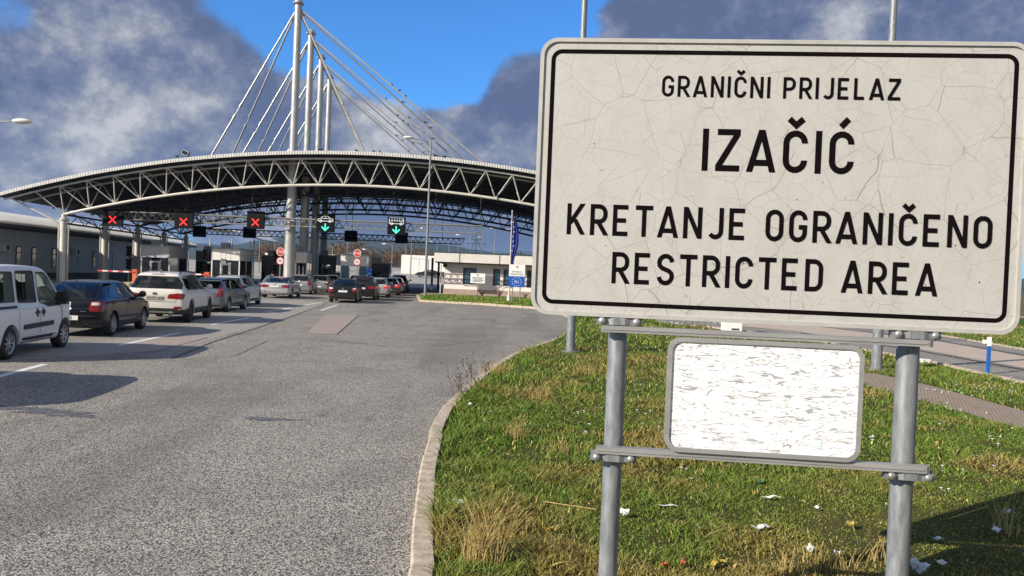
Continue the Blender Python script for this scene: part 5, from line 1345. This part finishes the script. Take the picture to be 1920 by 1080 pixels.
    bm.to_mesh(res); bm.free(); res.shade_smooth(); res.set_sharp_from_angle(angle=R(38))
    _shell[key] = (res, clad, bvh); return _shell[key]
def decal_mesh(bvh, poly, side, off, grid=.09, hole=None):
    """a thin fitted panel: the outline is laid on the body from one side and lifted by off"""
    xs_ = [p[0] for p in poly]; ys_ = [p[1] for p in poly]; ed = []; pts = []
    for i in range(len(poly)):
        a, c = Vector(poly[i]), Vector(poly[(i + 1) % len(poly)]); n = max(1, int((c - a).length / grid))
        for k in range(n): pts.append(a.lerp(c, k / n))
    nb = len(pts); ed = [(i, (i + 1) % nb) for i in range(nb)]
    nx, ny_ = int((max(xs_) - min(xs_)) / grid), int((max(ys_) - min(ys_)) / grid)
    pa = np.array([(min(xs_) + (i + .5) * grid, min(ys_) + (j + .5) * grid) for i in range(nx) for j in range(ny_)]).reshape(-1, 2)
    if len(pa): pts += [Vector(p) for p in pa[inside(pa, poly)]]
    if hole:
        hp = []
        for i in range(len(hole)):
            a, c = Vector(hole[i]), Vector(hole[(i + 1) % len(hole)]); n = max(1, int((c - a).length / grid))
            for k in range(n): hp.append(a.lerp(c, k / n))
        b0_ = len(pts); pts += hp; ed += [(b0_ + i, b0_ + (i + 1) % len(hp)) for i in range(len(hp))]
    v, _, f, *_ = delaunay_2d_cdt(pts, ed, [], 1, 1e-5)
    if hole:
        cen = np.array([[sum(v[i].x for i in t) / 3, sum(v[i].y for i in t) / 3] for t in f]); ins = inside(cen, hole); f = [t for t, q in zip(f, ins) if not q]
    out, keep = [], {}
    for i, p in enumerate(v):
        if side == 'R': o, d = Vector((p.x, -4, p.y)), Vector((0, 1, 0))
        elif side == 'L': o, d = Vector((p.x, 4, p.y)), Vector((0, -1, 0))
        elif side == 'B': o, d = Vector((-3, p.x, p.y)), Vector((1, 0, 0))
        elif side == 'F': o, d = Vector((9, p.x, p.y)), Vector((-1, 0, 0))
        else: o, d = Vector((p.x, p.y, 5)), Vector((0, 0, -1))
        h, nn, ix, ds = bvh.ray_cast(o, d)
        if h is None: continue
        keep[i] = len(out); nn = nn if nn.dot(d) < 0 else -nn; out.append(h + (nn * .6 - d * .4).normalized() * off)
    b = MB(); vs = [b.bm.verts.new(p) for p in out]
    for t in f:
        if all(i in keep for i in t):
            q = [out[keep[i]] for i in t]
            if max((q[0] - q[1]).length, (q[1] - q[2]).length, (q[2] - q[0]).length) < .45:
                try: b.bm.faces.new([vs[keep[i]] for i in t])
                except ValueError: pass
    return b
def grow(poly, d):
    c = Vector((sum(p[0] for p in poly) / len(poly), sum(p[1] for p in poly) / len(poly))); o = []
    for p in poly: v = Vector(p) - c; o.append(tuple(c + v * (1 + d / max(v.length, .05))))
    return o
_seat = {}
def seats(kind, t):
    if kind not in _seat:
        B = BODY[kind]; xr, xf, r = B['wheels']; xm = xr + (xf - xr) * (.50 if kind != 'van' else .66); tall = .12 if kind in ('suv', 'van') else 0
        def one(x, w_):
            b = MB(); b.prism(rrect(w_, .62, .10, 4, 0, .90 + tall), -.06, .06, lambda a, c, d: (x - (c - .9) * .25 + d, a, c))
            for y in ((0,) if w_ < .7 else (-.38, .38)):
                b.prism(rrect(.26, .19, .06, 4, y, 1.25 + tall), -.045, .045, lambda a, c, d: (x - (c - .9) * .25 + d, a, c))
            return b.mesh('seat', M['seat_cloth'], 40)
        w2 = MB(); pts = [(xm + .62 - .17 * math.sin(R(a)) * .4, .36 + .18 * math.cos(R(a)), .93 + tall + .18 * math.sin(R(a))) for a in range(0, 361, 24)]; w2.path(pts, .014, 6)
        _seat[kind] = (one(xm, .50), one(xm - .88, 1.15), w2.mesh('steering_wheel', M['plastic'], 40))
    f_, r_, w_ = _seat[kind]
    for y in (-.36, .36): o = link('seat', f_, t); o.location = (0, y, 0)
    link('rear_bench', r_, t); link('steering_wheel', w_, t)
HEAD = Vector((-.125, 1, 0)).normalized()
PAINT = {}
def car(kind, color, label, cat='car', at=None, axle='r', heading=None, sc=(1, 1, 1), flake=0., dirt=.5, split=0., lights='side', plate=None, style=8, detail=True, lit=False, rails=False, plate_m='plate', wiper=True, group='cars queueing at the border', name='parked_car', spoiler=False, extra=None, tint=False):
    B, Wn = BODY[kind], WIN[kind]; res, clad, bvh = shell(kind, split); W_ = B['W']; xr, xf, r = B['wheels']
    gl = M['car_glass']
    h = Vector((*heading, 0)).normalized() if heading else HEAD; rz = math.atan2(h.y, h.x)
    # `at` is the ground contact of the rear right wheel
    off = Matrix.Rotation(rz, 3, 'Z') @ Vector((xr * sc[0], -(W_ / 2 - .10) * sc[1], 0)); loc = Vector((at[0], at[1], at[2] if len(at) > 2 else 0)) - off
    t = thing(name, label, cat, loc, rz, group); t.scale = sc
    if color not in PAINT: PAINT[color] = paint('car_paint', color, flake, dirt)
    me = res.copy(); me.materials.clear(); me.materials.append(PAINT[color]); me.materials.append(M['plastic']); link('body', me, t)
    if clad: link('cladding', clad, t)
    def dec(nm, poly, side, o_, m, par=None, g=.09, hole=None): return decal_mesh(bvh, poly, side, o_, g, hole).build(nm, m, par or t, 60)
    for s in ('R', 'L'):
        for p in Wn['side']:
            p = rnd(p, .06); wo = dec('side_window', grow(p, .03), s, .004, M['plastic'], None, .12, p); dec('pane', grow(p, .006), s, .002, gl, wo, .12)
    rw = rnd(Wn['rear'], .09); wo = dec('rear_window', grow(rw, .035), 'B', .004, M['plastic'], None, .09, rw); dec('pane', grow(rw, .006), 'B', .002, M['car_glass_tinted'] if tint else gl, wo)
    seats(kind, t)
    dec('windscreen', rnd(Wn['front'], .08), 'F', .004, gl, None, .14)
    ty, di, sp = wheel_meshes(r, style)
    for xa in (xr, xf):
        for s in (-1, 1):
            wh = link('wheel', di, t); wh.location = (xa, s * (W_ / 2 - .115), r)
            if s > 0: wh.rotation_euler = (0, 0, math.pi)
            link('tyre', ty, wh); link('rim', sp, wh)
    lm = M['lamp_lit'] if lit else M['lamp_red']; st = B['st']; zb = st[1][3]; hw = W_ / 2
    if lights == 'tall': lp = [(hw * .70, zb - .22), (hw * .98, zb - .22), (hw * .92, zb + .30), (hw * .76, zb + .26)]
    elif lights == 'wedge': lp = [(hw * .62, zb - .25), (hw * .96, zb - .20), (hw * .94, zb - .04), (hw * .80, zb + .30), (hw * .73, zb + .28), (hw * .74, zb - .03)]
    elif lights == 'wide': lp = [(hw * .42, zb - .20), (hw * .94, zb - .22), (hw * .98, zb - .05), (hw * .80, zb - .02), (hw * .46, zb - .06)]
    elif lights == 'low': lp = [(hw * .50, zb - .16), (hw * .97, zb - .17), (hw * .97, zb + .02), (hw * .54, zb - .01)]
    else: lp = [(hw * .60, zb - .22), (hw * .97, zb - .24), (hw * .96, zb + .03), (hw * .64, zb + .02)]
    lp = rnd(lp, .04)
    for s in (-1, 1):
        q = [(a * s, c) for a, c in lp]; lo = dec('tail_light', q, 'B', .012, lm, None, .05)
        a0, a1 = min(a for a, c in lp), max(a for a, c in lp); c0, c1 = min(c for a, c in lp), max(c for a, c in lp)
        if detail and lights in ('side', 'low'): dec('clear_lens', rnd([(s * (a0 + .06), c0 + (c1 - c0) * .62), (s * (a0 + .24), c0 + (c1 - c0) * .62), (s * (a0 + .24), c1 - .03), (s * (a0 + .06), c1 - .03)], .02), 'B', .018, M['lamp_clear'], lo, .05)
    pz = {'suv': .83, 'coupe': .74, 'estate': .70, 'hatch': .50, 'van': .62}[kind]; pz = plate[2] if plate and len(plate) > 2 else pz; py = plate[1] if plate and len(plate) > 1 else 0
    bb = MB(); hx, nn, *_ = bvh.ray_cast(Vector((-3, py, pz)), Vector((1, 0, 0))); b0 = hx.x - .02
    bb.box((b0, py, pz), (.02, .52, .115)); po = bb.build('licence_plate', M[plate_m], t)
    if plate and plate[0]: add_text(plate[0], .115, M['letter'], po, Matrix.Translation((b0 - .013, py, pz - .040)) @ Matrix.Rotation(R(-90), 4, 'Z') @ UP, sx=.92)
    zsh = B['st'][5][3]
    for s in (-1, 1):                           # mirrors
        xm = Wn['side'][-1][1 if kind != 'van' else 2][0] - .12; y = s * (W_ / 2 + .03); zz = (1.02 if kind != 'van' else 1.12) if kind != 'suv' else 1.14
        bb = MB(); bb.ball((xm, s * (W_ / 2 + .09), zz + .04), .10, (.75, 1.05, .95 if kind != 'van' else 1.4), 12); bb.tube((xm + .02, s * (W_ / 2 - .10), zz - .03), (xm, s * (W_ / 2 + .05), zz + .02), .035, n=8)
        bb.build('wing_mirror', M['plastic'] if kind == 'van' or color[0] < .05 else PAINT[color], t, 60)
    if detail:
        def strip(nm, pts, wd, side, o_, m, g=.1):
            L = []; Rr = []
            qs = ribbon2(pts, wd)
            L = [qs[0][0]] + [q[3] for q in qs]; Rr = [qs[0][1]] + [q[2] for q in qs]
            return dec(nm, [tuple(p) for p in L + Rr[::-1]], side, o_, m, None, g)
        for s in ('R', 'L'):
            for k, p in enumerate(Wn['side'][-2:]):
                x0 = min(a for a, c in p) - .03; x1 = max(a for a, c in p)
                strip('door_seam', [(x0, .34), (x0, 1.0)], .012, s, .003, M['plastic'])
                if k == 1: strip('door_seam', [(x1 + .0, .95), (x1 - .02, .34)], .012, s, .003, M['plastic'])
                if kind != 'van':
                    xh = x0 + .20; bb = decal_mesh(bvh, rnd([(xh - .10, .84), (xh + .10, .84), (xh + .10, .875), (xh - .10, .875)], .015), s, .022, .04); bb.build('door_handle', PAINT[color], t, 60)
            strip('sill_trim', [(xr + .48, .33), (xf - .48, .33)], .10, s, .003, M['plastic'])  # black plastic strip along the sill
        hb = B['st'][3][3]
        strip('tailgate_seam', [(-hw * .74, hb - .04), (-hw * .70, pz + .24 if kind == 'hatch' else pz - .12), (hw * .70, pz + .24 if kind == 'hatch' else pz - .12), (hw * .74, hb - .04)], .012, 'B', .004, M['plastic'])
        bb = MB(); hx, *_ = bvh.ray_cast(Vector((-3, 0, zb - .04)), Vector((1, 0, 0))); bb.tube((hx.x - .015, 0, zb - .05), (hx.x - .004, 0, zb - .05), .055, n=20)
        o = bb.build('badge', M['chrome'], t); o.scale = (1, 1.35 if kind == 'suv' else 1, .8 if kind == 'suv' else 1); o.location = (0, 0, (zb - .05) * (.2 if kind == 'suv' else 0))
        if wiper:
            z0 = Wn['rear'][0][1]; strip('rear_wiper', [(-.02, z0 + .03), (.34, z0 + .09)], .016, 'B', .022, M['plastic'])
        tz = max(s_[4] for s_ in B['st']); bb = MB(); bb.tube((.62 if kind != 'coupe' else 1.5, 0, tz - .07), (.50 if kind != 'coupe' else 1.4, 0, tz + .10), .014, .006, 6); bb.build('aerial', M['plastic'], t)
        dec('reflector', rnd([(hw * .56, pz - .38 if kind == 'suv' else .42), (hw * .86, pz - .38 if kind == 'suv' else .42), (hw * .86, pz - .29 if kind == 'suv' else .46), (hw * .56, pz - .27 if kind == 'suv' else .46)], .02), 'B', .010, M['lamp_red'], None, .05)
        bb = MB(); bb.tube((.14, -hw * .52, .30), (-.02, -hw * .52, .29), .04, n=14, caps=False); bb.build('exhaust', M['chrome'], t)
    for s in (-1, 1): dec('headlight', rnd([(s * hw * .45, .60), (s * hw * .82, .62), (s * hw * .84, .74), (s * hw * .5, .70)], .03), 'F', .01, M['lamp_clear'], None, .08)
    if rails:
        for s in (-1, 1):
            y = s * (st[6][5] - .05); z = st[6][4] - .02; bb = MB(); bb.path([(.62, y, z - .06), (.85, y, z + .03), (1.6, y, z + .045), (2.3, y, z + .03), (2.55, y, z - .06)], .022, 8); bb.build('roof_rail', M['plastic'], t)
    if spoiler:
        sp_ = [s_ for s_ in st if s_[0] > .55][0]; bb = MB(); bb.prism([(sp_[0] - .36, -.56), (sp_[0] + .05, -.60), (sp_[0] + .05, .60), (sp_[0] - .36, .56)], sp_[4] - .0, sp_[4] + .035); bb.build('spoiler', PAINT[color], t)
    if extra: extra(t, bvh, dec)
    return t
def near(px, py, x): p = G(px, py); return (p.x, p.y)
P3 = lambda px, py: G(px, py)
def van_extra(t, bvh, dec):
    for s in ('R', 'L'):
        dec('side_moulding', [(1.26, .54), (2.66, .56), (2.66, .66), (1.26, .64)], s, .016, M['plastic'])
        dec('slide_rail', [(.10, .98), (1.02, .985), (1.02, 1.03), (.10, 1.03)], s, .012, M['plastic'])
        for x in (1.88, 2.16):
            q = [(x + (.075 + .025 * math.cos(4 * a)) * math.cos(a), .86 + (.075 + .025 * math.cos(4 * a)) * math.sin(a)) for a in [R(15 * k) for k in range(24)]]
            dec('door_handle', q, s, .014, M['plastic'], None, .03)
        dec('front_seam', [(3.12, .45), (3.135, .45), (3.135, .95), (3.12, .95)], s, .003, M['plastic'])
        dec('window_divider', [(1.36, 1.09), (1.385, 1.09), (1.385, 1.69), (1.36, 1.69)], s, .014, M['plastic'])
    for s in (-1, 1):
        b = MB(); b.box((3.02, s * .90, 1.13), (.20, .20, .27)); b.build('mirror_case', M['plastic'], t)
def hatch_extra(t, bvh, dec):
    dec('sticker', rnd([(-.09, .80), (.02, .80), (.02, .90), (-.09, .90)], .01), 'B', .006, M['white_sign'], None, .05)
    dec('oval_sticker', [(-.04 + .075 * math.cos(R(20 * k)), .735 + .045 * math.sin(R(20 * k))) for k in range(18)], 'B', .006, M['white_sign'], None, .04)
    dec('name_badge', [(-.46, .665), (-.32, .665), (-.32, .682), (-.46, .682)], 'B', .006, M['chrome'], None, .05)
    dec('bumper_line', [(-.80, .545), (.80, .545), (.80, .56), (-.80, .56)], 'B', .004, M['plastic'])
    for s in ('R', 'L'): dec('side_moulding', [(1.25, .46), (2.95, .46), (2.95, .50), (1.25, .50)], s, .008, M['plastic'])
def suv_extra(t, bvh, dec):
    dec('plate_recess', rnd([(-.50, .74), (.50, .74), (.42, .92), (-.42, .92)], .03), 'B', .003, PAINT_W2)
    dec('skid_trim', rnd([(-.62, .34), (.62, .34), (.56, .40), (-.56, .40)], .02), 'B', .012, M['chrome'])
    for s in (-1, 1): dec('fog_lamp', rnd([(s * .58, .475), (s * .84, .50), (s * .85, .565), (s * .62, .56)], .03), 'B', .014, M['lamp_red'], None, .05)
    dec('roof_light', [(-.20, 1.585), (.20, 1.585), (.20, 1.605), (-.20, 1.605)], 'B', .012, M['lamp_red'], None, .05)
    b = MB(); b.ball((.66, 0, 1.69), .055, (1.6, .4, 1.2), 10); b.build('fin_aerial', PAINT[(.66, .64, .58)], t, 60)
    for s in ('R', 'L'): dec('lower_line', [(1.5, .50), (3.1, .50), (3.1, .515), (1.5, .515)], s, .005, M['chrome'])
PAINT_W2 = mat('recess_white', (.52, .50, .46), .4, var=.1)
# left queue, nearest first
car('van', (.72, .72, .72), 'white panel sided family van at the left edge, nearest vehicle', 'van', P3(9, 674), heading=(-.15, 1), dirt=.35, style=8, lights='tall', sc=(.92, 1, 1), extra=van_extra, wiper=False, name='family_van')
car('hatch', (.006, .007, .011), 'black five door hatchback with plate E-590 behind the white van', at=P3(206, 629), heading=(-.15, 1), dirt=.03, style=10 - 2, plate=('E-590', -.02, .50), extra=hatch_extra, wiper=False, sc=(.94, 1.0, 1.0))
car('suv', (.66, .64, .58), 'white dusty off road car with dark rear window and roof rails', at=P3(353, 604), heading=(-.14, 1), dirt=.55, style=10, split=.47, lights='wide', plate=('WI·RM 668',), plate_m='plate_dull', rails=True, tint=True, extra=suv_extra, sc=(.85, 1, 1))
car('hatch', (.12, .145, .18), 'blue grey hatchback with a roof spoiler, half hidden by the white off road car', at=P3(425, 585), heading=(-.08, 1), flake=.15, dirt=.12, lights='wedge', spoiler=True, style=7)
car('estate', (.60, .61, .61), 'silver estate car with tall red lamps before the white booth', at=P3(461.5, 574.5), heading=(-.12, 1), flake=.2, dirt=.3, lights='tall', rails=True, style=8)
car('coupe', (.62, .63, .64), 'silver two door saloon with wide red lamps under the stop sign', at=P3(545, 559.2), heading=(-.10, 1), flake=.5, dirt=.2, split=.0, lights='wide', plate=('', 0, .76), style=5)
car('estate', (.40, .41, .43), 'silver estate car just beyond the silver saloon', at=P3(583, 552), flake=.5, dirt=.3, lights='tall', rails=True, style=8)
car('hatch', (.24, .25, .26), 'dull grey hatchback third from the booth in the middle lane', at=(-15.35, 62.6), dirt=.3, lights='side', style=8)
car('estate', (.10, .11, .13), 'dark grey estate behind the black one at the booth', at=(-15.75, 68.0), dirt=.2, lights='side', style=8, lit=True)
car('suv', (.03, .025, .025), 'dark car with glowing brake lamps beside the dark pylons', at=(-16.1, 73.5), dirt=.2, lights='side', style=8, lit=True, detail=False)
car('hatch', (.02, .02, .022), 'black hatchback at the front of the middle lane', at=(-15.9, 80.0), dirt=.2, lights='side', style=8, lit=True, detail=False)
car('van', (.03, .035, .05), 'dark van last in the left queue, seen only by its shadow before the white van', at=(-8.85, 9.1), heading=(-.13, 1), style=8, detail=False)
# right queue
car('hatch', (.010, .011, .014), 'black three door hatchback last in the right queue', at=P3(669, 568), heading=(-.115, 1), dirt=.2, lights='side', plate=('', 0, .70), style=5)
car('suv', (.014, .014, .017), 'tall black car right in front of the black three door hatchback', at=P3(702.5, 563), heading=(-.10, 1), dirt=.2, lights='wide', style=5, sc=(.95, .98, .97))
car('estate', (.50, .51, .52), 'silver hatchback between the dark cars of the right queue', at=P3(726, 558), heading=(-.10, 1), flake=.4, lights='side', style=8, lit=True, sc=(.92, 1, 1))
car('hatch', (.03, .03, .033), 'dark car with lit brake lamps beside the white booth', at=(-9.55, 62.6), heading=(-.10, 1), lights='side', style=8, lit=True)
car('estate', (.11, .12, .14), 'grey car second from the front of the right queue', at=(-9.95, 68.4), heading=(-.10, 1), lights='side', style=8, detail=False)
car('suv', (.018, .018, .02), 'black car at the front of the right queue', at=(-10.4, 74.4), heading=(-.10, 1), lights='side', style=8, detail=False)
p = D(795, 520, 136); car('coupe', (.02, .021, .024), 'black car parked far off before the white hall', at=(p.x + 2, 136, terr(136) + .02), heading=(-1, -.15), lights='side', style=8, detail=False, group=None)
car('suv', (.03, .03, .032), 'second dark car parked before the white hall, partly behind the lamp post', at=(p.x + 6.0, 137, terr(137) + .02), heading=(-.8, -.6), lights='side', style=8, detail=False, group=None)
car('hatch', (.12, .13, .15), 'grey blue hatchback waiting behind the first booth', at=(-28.4, 74), lights='side', style=8, detail=False)

# ================================================================== PERSON
def person(loc, rz, label):
    """one skinned body leaning forward to a car window"""
    V = [(0, 0, .92), (.10, 0, 1.10), (.30, 0, 1.30), (.44, 0, 1.42), (.53, 0, 1.47), (.62, 0, 1.52), (.68, 0, 1.56)]; rad = [.155, .15, .165, .13, .06, .095, .085]
    Ed = [(i, i + 1) for i in range(6)]
    def add(p, r_, par): V.append(p); rad.append(r_); Ed.append((par, len(V) - 1)); return len(V) - 1
    for s in (-1, 1):
        hp = add((-.02, s * .10, .86), .115, 0); k = add((.06 * s, s * .11, .48), .075, hp); a = add((-.04 + .05 * s, s * .11, .09), .05, k); add((.10 + .05 * s, s * .12, .045), .045, a)
        sh = add((.36, s * .19, 1.36), .075, 3); el = add((.46, s * .25, 1.10), .052, sh); wr_ = add((.66, s * .20, 1.02), .036, el); pm = add((.73, s * .19, 1.02), .034, wr_)
        for q, (dy, L) in enumerate(((-.030, .075), (-.010, .085), (.010, .08), (.030, .065))):
            f1 = add((.765, s * .19 + dy, 1.015), .011, pm); f2 = add((.765 + L * .5, s * .19 + dy * 1.1, 1.005), .0095, f1); add((.765 + L * .85, s * .19 + dy * 1.1, .985), .008, f2)
        t1 = add((.72, s * .145, 1.035), .012, pm); add((.76, s * .125, 1.03), .009, t1)
    me = bpy.data.meshes.new('person'); me.from_pydata(V, Ed, []); o = link('tmp', me)
    md = o.modifiers.new('s', 'SKIN'); o.modifiers.new('u', 'SUBSURF').levels = 2
    for i, r_ in enumerate(rad): me.skin_vertices[0].data[i].radius = (r_, r_)
    me.skin_vertices[0].data[0].use_root = True
    dg = bpy.context.evaluated_depsgraph_get(); dg.update(); b = bpy.data.meshes.new_from_object(o.evaluated_get(dg)); bpy.data.objects.remove(o)
    for m in ('jacket', 'trousers', 'skin', 'plastic'): b.materials.append(M[m])
    for f in b.polygons:
        c = f.center; f.material_index = 2 if (c.x > .555 and c.z > 1.40) or (c.x > .69 and c.z < 1.12) else (3 if c.z < .10 else (1 if c.z < .90 else 0))
    b.shade_smooth(); t = link('person', b); t.location = loc; t.rotation_euler = (0, 0, rz); tag(t, label, 'person')
    h = MB(); h.ball((.655, 0, 1.585), .100, (1.0, .92, .85), 14); ho = h.build('hair', M['black'], t, 60)
    f_ = MB(); f_.ball((.765, 0, 1.545), .018, (1, .8, 1.3), 8); f_.ball((.752, -.035, 1.565), .011, n=6); f_.ball((.752, .035, 1.565), .011, n=6); f_.box((.752, 0, 1.505), (.012, .05, .010))
    for s in (-1, 1): f_.ball((.66, s * .092, 1.545), .022, (.6, .35, 1), 8)
    f_.build('face_features', M['skin'], t, 60); return t
p = G(493, 557); person((p.x, p.y, .0), R(25), 'person in a dark grey jacket bending towards the silver saloon').scale = (.9, .9, .96)

# ================================================================== AIR
b = MB(); b.box((0, 2640, 98.9), (11000, 6000, 200)); hz_o = b.build('haze', bpy.data.materials.new('thin_air')); tag(hz_o, kind='stuff')
hm = hz_o.data.materials[0]; hm.use_nodes = True; t = N(hm.node_tree); t.n.clear(); vp = t.new('ShaderNodeVolumePrincipled')
vp.inputs['Color'].default_value = (.45, .62, .95, 1); vp.inputs['Density'].default_value = .00009; vp.inputs['Anisotropy'].default_value = .2
t.l.new(vp.outputs[0], t.new('ShaderNodeOutputMaterial').inputs['Volume'])
